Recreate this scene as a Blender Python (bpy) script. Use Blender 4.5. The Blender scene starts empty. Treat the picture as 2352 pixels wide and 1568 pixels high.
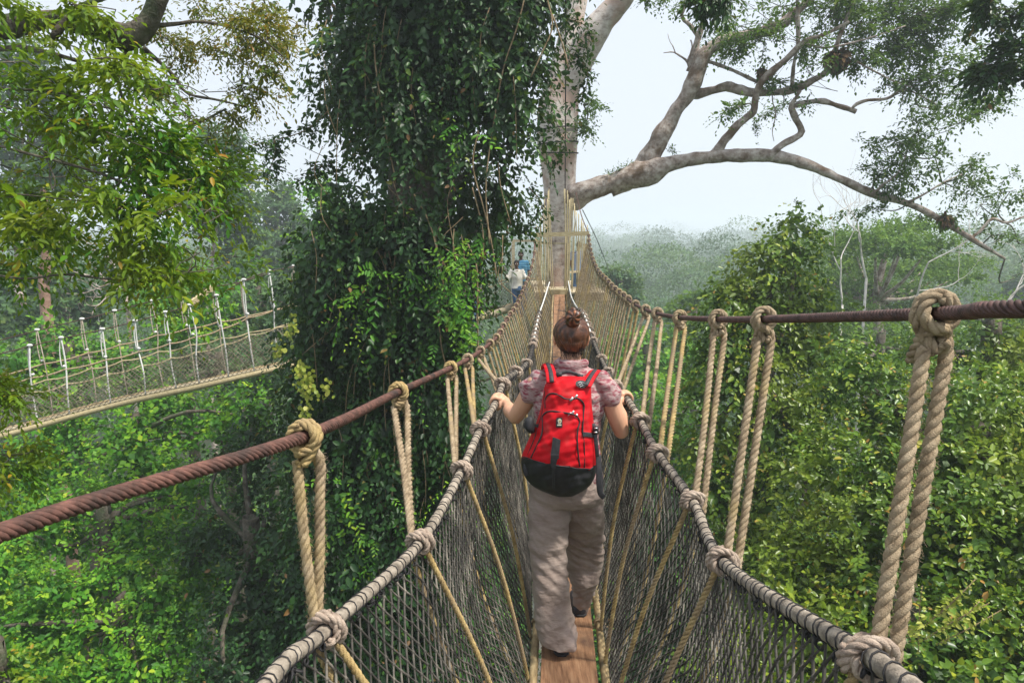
import bpy, math, random
import numpy as np
from mathutils import Vector
random.seed(7)
RNG = np.random.default_rng(11)
C = bpy.context.scene.collection
PI = math.pi

# ------------------------------------------------------------------ camera
FPX = 1568.0
PITCH = math.radians(8.85)
cp, sp = math.cos(PITCH), math.sin(PITCH)
cam_d = bpy.data.cameras.new('camera')
cam = bpy.data.objects.new('camera', cam_d)
C.objects.link(cam)
cam_d.lens = 24.0
cam_d.sensor_width = 36.0
cam_d.clip_start = 0.05
cam_d.clip_end = 3000
cam.location = (0, 0, 0)
cam.rotation_euler = (PI/2 - PITCH, 0, 0)
bpy.context.scene.camera = cam


def P(px, py, Y):
    """world point seen at photograph position (2352 px wide) standing at distance Y ahead"""
    u = (px - 1176.0) / FPX
    v = (784.0 - py) / FPX
    d = np.array([u, cp + v*sp, v*cp - sp])
    return d * (Y / d[1])


def curve(pts, n=None, step=None):
    """Catmull-Rom through pts (N,3)"""
    p = np.asarray(pts, float)
    if len(p) < 3:
        m = max(2, n or 8)
        t = np.linspace(0, 1, m)[:, None]
        return p[0]*(1-t) + p[-1]*t
    q = np.vstack([2*p[0]-p[1], p, 2*p[-1]-p[-2]])
    out = []
    for i in range(1, len(q)-2):
        k = 14
        t = np.linspace(0, 1, k, endpoint=False)[:, None]
        a, b, c, d = q[i-1], q[i], q[i+1], q[i+2]
        out.append(.5*((2*b)+(c-a)*t+(2*a-5*b+4*c-d)*t**2+(3*b-a-3*c+d)*t**3))
    out.append(q[-2][None])
    out = np.vstack(out)
    L = np.r_[0, np.cumsum(np.linalg.norm(np.diff(out, axis=0), axis=1))]
    if step:
        n = max(3, int(L[-1]/step)+1)
    if n is None:
        return out
    s = np.linspace(0, L[-1], n)
    return np.stack([np.interp(s, L, out[:, k]) for k in range(out.shape[1])], 1)


def nrmz(a):
    return a / (np.linalg.norm(a, axis=-1, keepdims=True) + 1e-12)


def snoise(p, f, seed=0, octaves=1):
    r = np.random.default_rng(seed)
    o = np.zeros(len(p))
    amp, tot = 1.0, 0
    for _ in range(octaves):
        for _k in range(5):
            d = nrmz(r.normal(size=3))
            o += amp*np.sin(p @ d * f * (0.7 + .6*r.random()) + r.random()*6.28)
        tot += amp*2.2
        amp *= .5
        f *= 2.1
    return o/tot


# ------------------------------------------------------------------ mesh building
BASE = {}


class MB:
    def __init__(s):
        s.V = []
        s.F = []
        s.R = []
        s.n = 0

    def add(s, V, F, rnd=None):
        V = np.asarray(V, float).reshape(-1, 3)
        fs = F if isinstance(F, list) else [F]
        s.V.append(V)
        for f in fs:
            f = np.asarray(f, int)
            if len(f) == 0:
                continue
            s.F.append(f + s.n)
            if rnd is None:
                s.R.append(np.zeros(len(f)))
            elif np.isscalar(rnd):
                s.R.append(np.full(len(f), rnd))
            else:
                s.R.append(rnd)
        s.n += len(V)
        return s

    def tube(s, path, r, n=8, cap=True, rnd=None, ab=None, ref=None):
        p = np.asarray(path, float)
        m = len(p)
        r = np.broadcast_to(np.asarray(r, float), (m,))
        T, N, B = frames(p, ref)
        a = np.linspace(0, 2*PI, n, endpoint=False)
        ca, sa = np.cos(a), np.sin(a)
        if ab is not None:
            ra, rb = ab
            ra = np.broadcast_to(ra, (m,)); rb = np.broadcast_to(rb, (m,))
            V = p[:, None] + N[:, None]*(ca[None, :, None]*ra[:, None, None]) + B[:, None]*(sa[None, :, None]*rb[:, None, None])
        else:
            V = p[:, None] + (N[:, None]*ca[None, :, None] + B[:, None]*sa[None, :, None])*r[:, None, None]
        V = V.reshape(-1, 3)
        i = np.arange(m-1)[:, None]*n
        j = np.arange(n)[None]
        k = (j+1) % n
        F = np.stack([i+j, i+k, i+n+k, i+n+j], -1).reshape(-1, 4)
        fs = [F]
        if cap:
            fs.append(np.arange(n)[::-1][None])
            fs.append((np.arange(n)+(m-1)*n)[None])
        s.add(V, fs, rnd)
        return s

    def box(s, c, h, R=None, bevel=0.0):
        c = np.asarray(c, float)
        h = np.asarray(h, float)
        V = np.array([[x, y, z] for x in (-1, 1) for y in (-1, 1) for z in (-1, 1)], float)*h
        if R is not None:
            V = V @ np.asarray(R).T
        F = np.array([[0, 1, 3, 2], [4, 6, 7, 5], [0, 4, 5, 1], [2, 3, 7, 6], [0, 2, 6, 4], [1, 5, 7, 3]])
        s.add(V+c, F)
        return s

    def segs(s, A, B, r, n=3):
        """many straight thin tubes at once"""
        A = np.asarray(A); B = np.asarray(B)
        m = len(A)
        r = np.broadcast_to(np.asarray(r, float), (m,))
        T = nrmz(B-A)
        up = np.where(np.abs(T[:, 2:3]) > .9, np.array([[1., 0, 0]]), np.array([[0, 0, 1.]]))
        N = nrmz(np.cross(T, up)); Bn = np.cross(T, N)
        a = np.linspace(0, 2*PI, n, endpoint=False)
        off = (N[:, None]*np.cos(a)[None, :, None] + Bn[:, None]*np.sin(a)[None, :, None])*r[:, None, None]
        V = np.concatenate([A[:, None]+off, B[:, None]+off], 1).reshape(-1, 3)
        i = np.arange(m)[:, None]*2*n
        j = np.arange(n)[None]
        k = (j+1) % n
        F = np.stack([i+j, i+k, i+n+k, i+n+j], -1).reshape(-1, 4)
        s.add(V, F)
        return s

    def ball(s, c, r, nu=10, nv=7, R=None):
        c = np.asarray(c, float)
        th = np.linspace(0, PI, nv+1)[1:-1]
        ph = np.linspace(0, 2*PI, nu, endpoint=False)
        V = [[0, 0, 1]] + [[math.sin(t)*math.cos(q), math.sin(t)*math.sin(q), math.cos(t)] for t in th for q in ph] + [[0, 0, -1]]
        V = np.array(V)*np.asarray(r, float)
        if R is not None:
            V = V @ np.asarray(R).T
        T3 = [[0, 1+(j+1) % nu, 1+j][::-1] for j in range(nu)]
        Q = []
        for i in range(nv-2):
            for j in range(nu):
                a = 1+i*nu
                Q.append([a+j, a+nu+j, a+nu+(j+1) % nu, a+(j+1) % nu])
        e = 1+(nv-2)*nu
        T3 += [[e+j, len(V)-1, e+(j+1) % nu] for j in range(nu)]
        T3 = [t if i >= nu else t for i, t in enumerate(T3)]
        s.add(V+c, [np.array(T3), np.array(Q)] if Q else [np.array(T3)])
        return s

    def loft(s, secs, n=20, power=1.0):
        """secs: (center, axisA*a, axisB*b)"""
        a = np.linspace(0, 2*PI, n, endpoint=False)
        ca = np.sign(np.cos(a))*np.abs(np.cos(a))**power
        sa = np.sign(np.sin(a))*np.abs(np.sin(a))**power
        V = np.concatenate([np.asarray(c)[None] + np.asarray(A)[None]*ca[:, None] + np.asarray(B)[None]*sa[:, None] for c, A, B in secs])
        m = len(secs)
        i = np.arange(m-1)[:, None]*n
        j = np.arange(n)[None]
        k = (j+1) % n
        F = np.stack([i+j, i+k, i+n+k, i+n+j], -1).reshape(-1, 4)
        s.add(V, [F, np.arange(n)[::-1][None], (np.arange(n)+(m-1)*n)[None]])
        return s

    def mesh(s, name, base=(0, 0, 0), smooth=True):
        V = np.concatenate(s.V) - np.asarray(base)
        me = bpy.data.meshes.new(name)
        me.vertices.add(len(V))
        me.vertices.foreach_set('co', V.astype(np.float32).ravel())
        tot = np.concatenate([np.full(len(f), f.shape[1]) for f in s.F])
        idx = np.concatenate([f.ravel() for f in s.F])
        me.loops.add(len(idx))
        me.loops.foreach_set('vertex_index', idx.astype(np.int32))
        me.polygons.add(len(tot))
        st = np.r_[0, np.cumsum(tot)[:-1]]
        me.polygons.foreach_set('loop_start', st.astype(np.int32))
        me.polygons.foreach_set('loop_total', tot.astype(np.int32))
        me.polygons.foreach_set('use_smooth', np.full(len(tot), smooth))
        at = me.attributes.new('rnd', 'FLOAT', 'FACE')
        at.data.foreach_set('value', np.concatenate(s.R).astype(np.float32))
        me.update(calc_edges=True)
        return me

    def build(s, name, mat, parent=None, loc=None, smooth=True, label=None):
        root = parent
        if parent is not None:
            base = BASE[parent.name]
        else:
            base = np.asarray(loc if loc is not None else (0, 0, 0), float)
        me = s.mesh(name, base, smooth)
        me.materials.append(mat)
        o = bpy.data.objects.new(name, me)
        C.objects.link(o)
        if parent is not None:
            o.parent = parent
        else:
            o.location = base
        BASE[o.name] = base
        if label:
            o['label'] = label
        return o


def frames(p, ref=None):
    T = np.gradient(p, axis=0)
    T = nrmz(T)
    m = len(p)
    N = np.zeros_like(p)
    r0 = np.array(ref if ref is not None else ([0, 0, 1.] if abs(T[0][2]) < .9 else [1., 0, 0]), float)
    if ref is not None:
        N = nrmz(r0[None] - T*(T @ r0)[:, None])
    else:
        v = nrmz(r0 - T[0]*np.dot(r0, T[0]))
        for i in range(m):
            v = v - T[i]*np.dot(v, T[i])
            v = v/(np.linalg.norm(v)+1e-12)
            N[i] = v
    return T, N, np.cross(T, N)


def twisted(mb, path, R, strands=3, pitch=.065, spp=8, sides=6, phase=0.0, fill=1.0):
    """rope: strands laid helically round the path"""
    p = np.asarray(path, float)
    L = np.r_[0, np.cumsum(np.linalg.norm(np.diff(p, axis=0), axis=1))]
    n = max(4, int(L[-1]/pitch*spp)+1)
    s = np.linspace(0, L[-1], n)
    q = np.stack([np.interp(s, L, p[:, k]) for k in range(3)], 1)
    T, N, B = frames(q)
    if strands == 3:
        off, sr = R*.5, R*.54
    elif strands == 2:
        off, sr = R*.45, R*.6
    else:
        off, sr = R*.68, R*.36
        mb.tube(q[::2] if n > 8 else q, R*.62, 6)
    for k in range(strands):
        a = 2*PI*s/pitch + 2*PI*k/strands + phase
        c = q + (N*np.cos(a)[:, None] + B*np.sin(a)[:, None])*off
        mb.tube(c, sr*fill, sides)


def tag(o, label, cat, group=None, kind=None):
    o['label'] = label
    o['category'] = cat
    if group:
        o['group'] = group
    if kind:
        o['kind'] = kind
    return o


def thing(name, label, cat, loc, group=None, kind=None):
    o = bpy.data.objects.new(name, None)
    C.objects.link(o)
    o.location = loc
    o.empty_display_size = .2
    BASE[o.name] = np.asarray(loc, float)
    return tag(o, label, cat, group, kind)


# ------------------------------------------------------------------ materials
def nodes(m):
    m.use_nodes = True
    return m.node_tree.nodes, m.node_tree.links


def ramp(nt, cols, pos=None):
    r = nt.new('ShaderNodeValToRGB')
    k = len(cols)
    pos = pos or [i/(k-1) for i in range(k)]
    while len(r.color_ramp.elements) < k:
        r.color_ramp.elements.new(.5)
    for e, c, q in zip(r.color_ramp.elements, cols, pos):
        e.position = q
        e.color = (*c, 1)
    return r


def mat(name, cols, scale=8, rough=.7, bump=.2, bscale=None, detail=5, stretch=(1, 1, 1), pos=None, spec=.3, metal=0, mix2=None, bdist=.01):
    m = bpy.data.materials.new(name)
    nt, ln = nodes(m)
    b = nt['Principled BSDF']
    tc = nt.new('ShaderNodeTexCoord')
    mp = nt.new('ShaderNodeMapping')
    mp.inputs['Scale'].default_value = stretch
    ln.new(tc.outputs['Object'], mp.inputs[0])
    nz = nt.new('ShaderNodeTexNoise')
    nz.inputs['Scale'].default_value = scale
    nz.inputs['Detail'].default_value = detail
    nz.inputs['Roughness'].default_value = .62
    ln.new(mp.outputs[0], nz.inputs['Vector'])
    pos = pos or [.3+.4*i/(len(cols)-1) for i in range(len(cols))]
    r = ramp(nt, cols, pos)
    ln.new(nz.outputs[0], r.inputs[0])
    out = r.outputs[0]
    if mix2:
        c2, sc2, lo, hi = mix2
        n2 = nt.new('ShaderNodeTexNoise')
        n2.inputs['Scale'].default_value = sc2
        n2.inputs['Detail'].default_value = 6
        ln.new(tc.outputs['Object'], n2.inputs['Vector'])
        mr = nt.new('ShaderNodeMapRange')
        mr.inputs[1].default_value = lo
        mr.inputs[2].default_value = hi
        ln.new(n2.outputs[0], mr.inputs[0])
        mx = nt.new('ShaderNodeMix')
        mx.data_type = 'RGBA'
        ln.new(mr.outputs[0], mx.inputs[0])
        ln.new(out, mx.inputs[6])
        mx.inputs[7].default_value = (*c2, 1)
        out = mx.outputs[2]
    ln.new(out, b.inputs['Base Color'])
    b.inputs['Roughness'].default_value = rough
    b.inputs['Specular IOR Level'].default_value = spec
    b.inputs['Metallic'].default_value = metal
    if bump:
        bn = nt.new('ShaderNodeTexNoise')
        bn.inputs['Scale'].default_value = bscale or scale*3
        bn.inputs['Detail'].default_value = 6
        ln.new(mp.outputs[0], bn.inputs['Vector'])
        bp = nt.new('ShaderNodeBump')
        bp.inputs['Strength'].default_value = bump
        bp.inputs['Distance'].default_value = bdist
        ln.new(bn.outputs[0], bp.inputs['Height'])
        ln.new(bp.outputs[0], b.inputs['Normal'])
    return m


def leafmat(name, cols, pos=None, rough=.42, trans=.3, tcol=(.25, .4, .04), spec=.45, big=None):
    m = bpy.data.materials.new(name)
    nt, ln = nodes(m)
    b = nt['Principled BSDF']
    at = nt.new('ShaderNodeAttribute')
    at.attribute_name = 'rnd'
    fac = at.outputs['Fac']
    r = ramp(nt, cols, pos)
    ln.new(fac, r.inputs[0])
    out = r.outputs[0]
    if big:
        tc = nt.new('ShaderNodeTexCoord')
        nz = nt.new('ShaderNodeTexNoise')
        nz.inputs['Scale'].default_value = big[1]
        nz.inputs['Detail'].default_value = 3
        ln.new(tc.outputs['Object'], nz.inputs['Vector'])
        mr = nt.new('ShaderNodeMapRange')
        mr.inputs[1].default_value = .45
        mr.inputs[2].default_value = .68
        ln.new(nz.outputs[0], mr.inputs[0])
        mx = nt.new('ShaderNodeMix')
        mx.data_type = 'RGBA'
        mx.inputs[7].default_value = (*big[0], 1)
        ml = nt.new('ShaderNodeMath')
        ml.operation = 'MULTIPLY'
        ml.inputs[1].default_value = big[2]
        ln.new(mr.outputs[0], ml.inputs[0])
        ln.new(ml.outputs[0], mx.inputs[0])
        ln.new(out, mx.inputs[6])
        out = mx.outputs[2]
    ln.new(out, b.inputs['Base Color'])
    b.inputs['Roughness'].default_value = rough
    b.inputs['Specular IOR Level'].default_value = spec
    t = nt.new('ShaderNodeBsdfTranslucent')
    mt = nt.new('ShaderNodeMix')
    mt.data_type = 'RGBA'
    mt.inputs[0].default_value = .45
    ln.new(out, mt.inputs[6])
    mt.inputs[7].default_value = (*tcol, 1)
    ln.new(mt.outputs[2], t.inputs[0])
    ms = nt.new('ShaderNodeMixShader')
    ms.inputs[0].default_value = trans
    ln.new(b.outputs[0], ms.inputs[1])
    ln.new(t.outputs[0], ms.inputs[2])
    ln.new(ms.outputs[0], nt['Material Output'].inputs[0])
    return m


M = {}
M['cable'] = mat('rusty_steel', [(.045, .026, .02), (.11, .054, .042), (.19, .09, .068)], 40, .78, .5, 260, spec=.3, metal=.1, bdist=.002, mix2=((.045, .03, .026), 9, .5, .66))
M['cable_dark'] = mat('dark_rusty_steel', [(.03, .018, .015), (.075, .04, .033), (.12, .06, .05)], 40, .6, .5, 260, spec=.4, metal=.2, bdist=.002)
M['rope'] = mat('manila_rope', [(.16, .115, .07), (.31, .235, .15), (.45, .36, .245)], 28, .85, 1.0, 420, detail=6, mix2=((.36, .27, .12), 5, .55, .75), bdist=.0035)
M['rope_gold'] = mat('golden_manila_rope', [(.19, .13, .055), (.37, .265, .11), (.52, .40, .18)], 28, .82, .9, 420, mix2=((.27, .2, .12), 6, .42, .62), bdist=.003)
M['rope_pink'] = mat('weathered_rope', [(.2, .15, .12), (.36, .28, .22), (.5, .41, .33)], 28, .85, 1.0, 420, bdist=.0035)
M['rope_grey'] = mat('weathered_hand_rope', [(.11, .092, .072), (.26, .22, .175), (.40, .345, .28)], 34, .85, .9, 300, bdist=.003)
M['lash'] = mat('black_lashing', [(.012, .012, .014), (.035, .033, .034)], 60, .7, .3, 200, bdist=.001)
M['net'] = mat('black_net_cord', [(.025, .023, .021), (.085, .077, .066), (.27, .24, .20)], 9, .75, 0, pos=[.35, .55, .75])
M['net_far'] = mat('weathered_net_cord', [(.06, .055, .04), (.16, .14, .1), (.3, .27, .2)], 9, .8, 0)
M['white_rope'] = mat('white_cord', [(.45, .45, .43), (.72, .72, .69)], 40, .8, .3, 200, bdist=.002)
M['plank'] = mat('plank_wood', [(.17, .085, .045), (.30, .16, .085), (.40, .235, .13)], 7, .72, .5, 40, stretch=(9, .8, 9), mix2=((.11, .065, .045), 5, .52, .7), bdist=.003)
M['pole'] = mat('pole_wood', [(.16, .115, .06), (.34, .25, .13), (.46, .36, .2)], 12, .75, .5, 60, stretch=(5, 1, 5), mix2=((.12, .1, .06), 14, .5, .7), bdist=.003)
M['beam'] = mat('beam_wood', [(.26, .21, .11), (.42, .35, .2), (.5, .43, .27)], 10, .75, .4, 60, stretch=(1, 6, 6), bdist=.003)
M['timber'] = mat('pale_timber', [(.3, .25, .16), (.5, .42, .28), (.6, .52, .37)], 6, .8, .4, 40, stretch=(1, 4, 4), mix2=((.2, .16, .11), 3, .5, .7))
M['bark'] = mat('pale_bark', [(.20, .155, .13), (.46, .39, .34), (.60, .54, .49), (.72, .67, .62)], 5.5, .85, .9, 30, detail=12, stretch=(1, 1, 1.6), mix2=((.44, .31, .25), 1.6, .5, .64), bdist=.03)
M['bark_limb'] = mat('limb_bark', [(.10, .075, .06), (.30, .24, .20), (.45, .385, .34), (.60, .55, .50)], 6.5, .85, .9, 34, detail=12, mix2=((.15, .10, .065), 2.8, .5, .64), bdist=.03)
M['bark_dark'] = mat('dark_bark', [(.03, .025, .018), (.09, .075, .055), (.17, .15, .12)], 9, .9, .9, 30, detail=8, stretch=(1, 1, 1), bdist=.03, mix2=((.05, .07, .03), 4, .5, .7))
M['bark_red'] = mat('red_brown_bark', [(.14, .08, .055), (.27, .16, .11), (.38, .26, .2)], 3, .9, .6, 20, bdist=.03)
M['dead'] = mat('dead_wood', [(.3, .27, .24), (.5, .47, .43), (.62, .6, .56)], 4, .85, .4, 30)
M['vine'] = mat('vine_stem', [(.12, .085, .05), (.25, .18, .1), (.34, .26, .16)], 14, .85, .4, 60)
M['soil'] = mat('forest_soil', [(.02, .03, .012), (.035, .05, .02), (.06, .06, .03)], .15, .95, .4, 2)
M['skin'] = mat('skin', [(.50, .25, .15), (.60, .33, .21), (.64, .37, .24)], 9, .5, .15, 220, spec=.4, bdist=.001)
M['skin_dark'] = mat('dark_skin', [(.10, .05, .03), (.14, .075, .05)], 9, .5, 0)
M['black'] = mat('black_fabric', [(.012, .012, .014), (.028, .027, .03)], 30, .62, .6, 400, spec=.35, bdist=.001)
M['strap'] = mat('black_webbing', [(.018, .018, .02), (.045, .045, .05)], 60, .55, .5, 500, bdist=.001)
M['metal'] = mat('steel', [(.4, .4, .4), (.65, .65, .65)], 30, .35, 0, metal=.9)
M['shoe'] = mat('black_shoe', [(.015, .016, .02), (.05, .05, .06)], 20, .5, .2, 80)
M['fern'] = mat('dry_fern', [(.07, .045, .025), (.17, .10, .05), (.10, .11, .03)], 5, .9, .5, 30)

LM = {}
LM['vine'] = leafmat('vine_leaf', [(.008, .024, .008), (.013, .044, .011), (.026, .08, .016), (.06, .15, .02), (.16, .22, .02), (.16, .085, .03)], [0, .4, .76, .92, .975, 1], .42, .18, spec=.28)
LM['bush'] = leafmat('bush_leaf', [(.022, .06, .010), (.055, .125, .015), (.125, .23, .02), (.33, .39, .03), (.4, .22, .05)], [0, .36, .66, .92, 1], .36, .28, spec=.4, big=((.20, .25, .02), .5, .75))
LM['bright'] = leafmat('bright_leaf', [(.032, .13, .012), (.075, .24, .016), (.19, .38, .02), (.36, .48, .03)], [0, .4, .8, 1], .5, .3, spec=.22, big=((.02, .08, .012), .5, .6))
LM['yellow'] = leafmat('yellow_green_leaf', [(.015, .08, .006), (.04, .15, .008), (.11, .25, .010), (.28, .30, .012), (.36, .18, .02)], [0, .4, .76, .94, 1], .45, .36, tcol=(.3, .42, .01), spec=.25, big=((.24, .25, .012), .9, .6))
LM['tiny'] = leafmat('small_leaf', [(.016, .05, .010), (.035, .09, .016), (.08, .16, .025), (.17, .21, .04)], [0, .45, .82, 1], .55, .3, spec=.2)
LM['rusty'] = leafmat('rusty_leaf', [(.04, .11, .015), (.10, .17, .02), (.22, .19, .02), (.32, .15, .03)], [0, .45, .85, 1], .5, .35, tcol=(.4, .3, .03))
LM['far'] = leafmat('canopy_leaf', [(.03, .07, .035), (.06, .12, .05), (.10, .18, .06), (.18, .25, .07)], [0, .45, .82, 1], .65, .25, spec=.15)
LM['pale'] = leafmat('pale_leaf', [(.045, .11, .02), (.09, .18, .02), (.18, .28, .03)], [0, .6, 1], .6, .3, spec=.15)
LM['cream'] = leafmat('pale_pod', [(.16, .24, .02), (.30, .36, .04), (.44, .44, .09)], None, .5, .35, tcol=(.5, .5, .1))
# ------------------------------------------------------------------ leaves
TPL = {
    'oval': (np.array([[0, 0, 0], [-.27, .3, .06], [-.23, .68, .03], [0, 1, -.14], [.23, .68, .03], [.27, .3, .06]]), np.array([[0, 3, 2, 1], [0, 5, 4, 3]])),
    'long': (np.array([[0, 0, 0], [-.18, .3, .04], [-.17, .7, .01], [0, 1, -.16], [.17, .7, .01], [.18, .3, .04]]), np.array([[0, 3, 2, 1], [0, 5, 4, 3]])),
    'round': (np.array([[0, 0, 0], [-.4, .25, .04], [-.38, .75, .04], [0, 1, -.04], [.38, .75, .04], [.4, .25, .04]]), np.array([[0, 3, 2, 1], [0, 5, 4, 3]])),
    'card': (np.array([[0, 0, 0], [-.34, .45, .08], [0, 1, -.05], [.34, .5, .08]]), np.array([[0, 3, 2, 1]])),
}


def leaves(mb, pos, d, nr, size, tpl='oval', rnd=None, rng=RNG):
    V0, F0 = TPL[tpl]
    d = nrmz(d)
    side = nrmz(np.cross(d, nr))
    n = np.cross(side, d)
    size = np.broadcast_to(size, (len(pos),))
    V = pos[:, None] + size[:, None, None]*(side[:, None]*V0[None, :, 0:1] + d[:, None]*V0[None, :, 1:2] + n[:, None]*V0[None, :, 2:3])
    k = len(V0)
    F = (F0[None] + (np.arange(len(pos))*k)[:, None, None]).reshape(-1, F0.shape[1])
    if rnd is None:
        rnd = rng.random(len(pos))
    mb.add(V.reshape(-1, 3), F, np.repeat(rnd, len(F0)))


def sprigs(mb, o, stem, up, size, k=7, L=.35, droop=.25, tpl='oval', spread=.8, rng=RNG, young=.12, jit=.3, twig=None):
    """leafy twigs: o origins, stem directions; alternate leaves along each"""
    S = len(o)
    if S == 0:
        return
    stem = nrmz(stem)
    L = L*(.6+.8*rng.random(S))
    bn = nrmz(up + .4*rng.normal(size=(S, 3)))
    sd = nrmz(np.cross(stem, bn))
    nn = np.cross(sd, stem)
    srnd = rng.random(S)
    ssz = .55+.75*rng.random(S)**1.3
    ends = None
    for j in range(k):
        t = (j+.6)/k
        p = o + stem*(L*t)[:, None]
        p[:, 2] -= droop*L*t*t
        sgn = 1 if j % 2 else -1
        fw = .35 + .9*t
        d = sd*(sgn*spread) + stem*fw + rng.normal(size=(S, 3))*jit
        d[:, 2] -= droop*.9
        nv = nn*.35 + nrmz(np.broadcast_to(up, (S, 3)))*1.0 + rng.normal(size=(S, 3))*.38
        r = np.clip(.62*srnd + .38*rng.random(S) + young*(t > .75), 0, 1)
        leaves(mb, p, d, nv, size*ssz*(.8+.4*rng.random(S))*(1-.25*t), tpl, r, rng)
        ends = p
    if twig is not None:
        twig.segs(o, ends, .004, 3)


def crown_lobes(mb, lobes, leaf, dens, seed, k=7, L=.35, droop=.25, tpl='oval', spread=.8, cull=.72, updir=.25, outw=.8, bottom=-.6, noise=.22, twig=None, inner=.15, gap=0.0, hang=0.0, core=9.0):
    """lobes: list of (center, (rx,ry,rz)); dens = sprigs per square metre of lobe surface"""
    rng = np.random.default_rng(seed)
    cs = np.array([l[0] for l in lobes], float)
    rs = np.array([l[1] for l in lobes], float)
    allp = 0
    for i in range(len(lobes)):
        R = rs[i]
        area = 4*PI*((R[0]*R[1])**1.6/3+(R[0]*R[2])**1.6/3+(R[1]*R[2])**1.6/3)**(1/1.6)
        n = int(area*dens)+1
        d = nrmz(rng.normal(size=(n, 3)))
        d = d[d[:, 2] > bottom + .35*rng.random(len(d))]
        nz = snoise(d*2.6, 1.6, seed+i, 2)
        rad = 1 + noise*nz - inner*rng.random(len(d))**2*2
        p = cs[i] + d*R*rad[:, None]
        q = (p[:, None, :]-cs[None])/rs[None]
        dist = np.linalg.norm(q, axis=2)
        dist[:, i] = 9
        keep = dist.min(1) > cull
        if gap:
            keep &= snoise(p, 2.2, seed+77, 2) > -1+gap
        p = p[keep]; dd = d[keep]
        stem = dd*outw + rng.normal(size=p.shape)*.55
        stem[:, 2] += updir - hang
        up = dd*(.9+hang) + np.array([0, 0, .75-hang])
        sprigs(mb, p, stem, up, leaf, k, L, droop, tpl, spread, rng, twig=twig)
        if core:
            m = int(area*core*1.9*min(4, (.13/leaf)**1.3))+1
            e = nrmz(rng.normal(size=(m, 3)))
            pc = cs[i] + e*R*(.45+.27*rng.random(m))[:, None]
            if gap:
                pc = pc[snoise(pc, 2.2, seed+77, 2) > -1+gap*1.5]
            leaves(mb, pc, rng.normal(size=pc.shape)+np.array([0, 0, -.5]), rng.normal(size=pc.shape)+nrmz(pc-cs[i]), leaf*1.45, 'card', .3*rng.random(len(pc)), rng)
        allp += len(p)*k
    return allp


def pl(px, py, Y, r, ry=None, rd=None):
    """lobe from its place in the photograph, real distance and radius"""
    c = P(px, py, Y)
    k = Y/FPX*1.01
    R = r*k
    return (c, (R, (rd*k if rd else R*.95), (ry*k if ry else R*.85)))


def sub_lobes(c, R, n, seed, f=.42, top=True):
    rng = np.random.default_rng(seed)
    out = []
    for i in range(n):
        d = nrmz(rng.normal(size=3))
        if top:
            d[2] = abs(d[2])*.9-.15
        r = f*(.7+.6*rng.random())
        out.append((np.asarray(c)+d*np.asarray(R)*(1-r*.55), tuple(np.asarray(R)*r)))
    return out


def trunk_mesh(mb, pts, radii, n=14, rough=.08, seed=0, step=.15, flute=0):
    a = np.c_[np.asarray(pts, float), np.asarray(radii, float)]
    c = curve(a, step=step)
    p, r = c[:, :3], np.maximum(c[:, 3], .004)
    T, N, B = frames(p)
    ang = np.linspace(0, 2*PI, n, endpoint=False)
    V = []
    dirs = N[:, None]*np.cos(ang)[None, :, None] + B[:, None]*np.sin(ang)[None, :, None]
    base = p[:, None] + dirs*r[:, None, None]
    nz = snoise(base.reshape(-1, 3)/max(r.mean(), .02), .9, seed, 3).reshape(len(p), n)
    V = p[:, None] + dirs*(r[:, None]*(1+rough*2*nz + flute*np.cos(ang*5)[None]))[..., None]
    m = len(p)
    i = np.arange(m-1)[:, None]*n
    j = np.arange(n)[None]
    k = (j+1) % n
    F = np.stack([i+j, i+k, i+n+k, i+n+j], -1).reshape(-1, 4)
    mb.add(V.reshape(-1, 3), [F, np.arange(n)[::-1][None], (np.arange(n)+(m-1)*n)[None]])


def skeleton(mb, p, d, L, r, depth, rng, up=.15, ends=None, bend=.35, kids=(2, 3), n=5, shrink=.72):
    """recursive bare branching"""
    p = np.asarray(p, float); d = nrmz(np.asarray(d, float))
    pts = [p]
    for i in range(4):
        d = nrmz(d + rng.normal(size=3)*bend*.5 + np.array([0, 0, up*.25]))
        pts.append(pts[-1] + d*L/4)
    c = curve(pts, 7)
    mb.tube(c, np.linspace(r, r*.62, len(c)), n if r > .02 else 3, cap=False)
    if depth <= 0:
        if ends is not None:
            ends.append((pts[-1], d))
        return
    for q in range(rng.integers(kids[0], kids[1]+1)):
        ax = nrmz(rng.normal(size=3))
        nd = nrmz(d + ax*(.55+.5*rng.random()))
        s = pts[-1] if q == 0 else pts[rng.integers(2, 5)]
        skeleton(mb, s, nd, L*(shrink*(.75+.5*rng.random())), r*.6, depth-1, rng, up, ends, bend, kids, n, shrink)


# ------------------------------------------------------------------ terrain
def ground_h(x, y):
    x = np.asarray(x, float); y = np.asarray(y, float)
    s = np.clip((y-40)/420, 0, 1)
    h = -26 + 1.5*s*s*(3-2*s)
    h += 5*np.clip((-x-6)/40, 0, 1)*np.clip(1-y/250, 0, 1)
    h += 11*np.exp(-((y-95)/40)**2-((x-95)/45)**2)
    h += 8*(np.sin(x*.009+1.9)*np.sin(y*.012+.4)-.5)*np.clip(y/400-.9, 0, 1)
    h += 2.2*np.sin(x*.035+y*.02)*np.clip(y/100, 0, 1)
    far = np.clip((y-430)/250, 0, 1)
    h -= far*2*np.exp(-((x+30)/180)**2)
    h -= np.clip((y-1150)/200, 0, 1)*40
    return h


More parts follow.
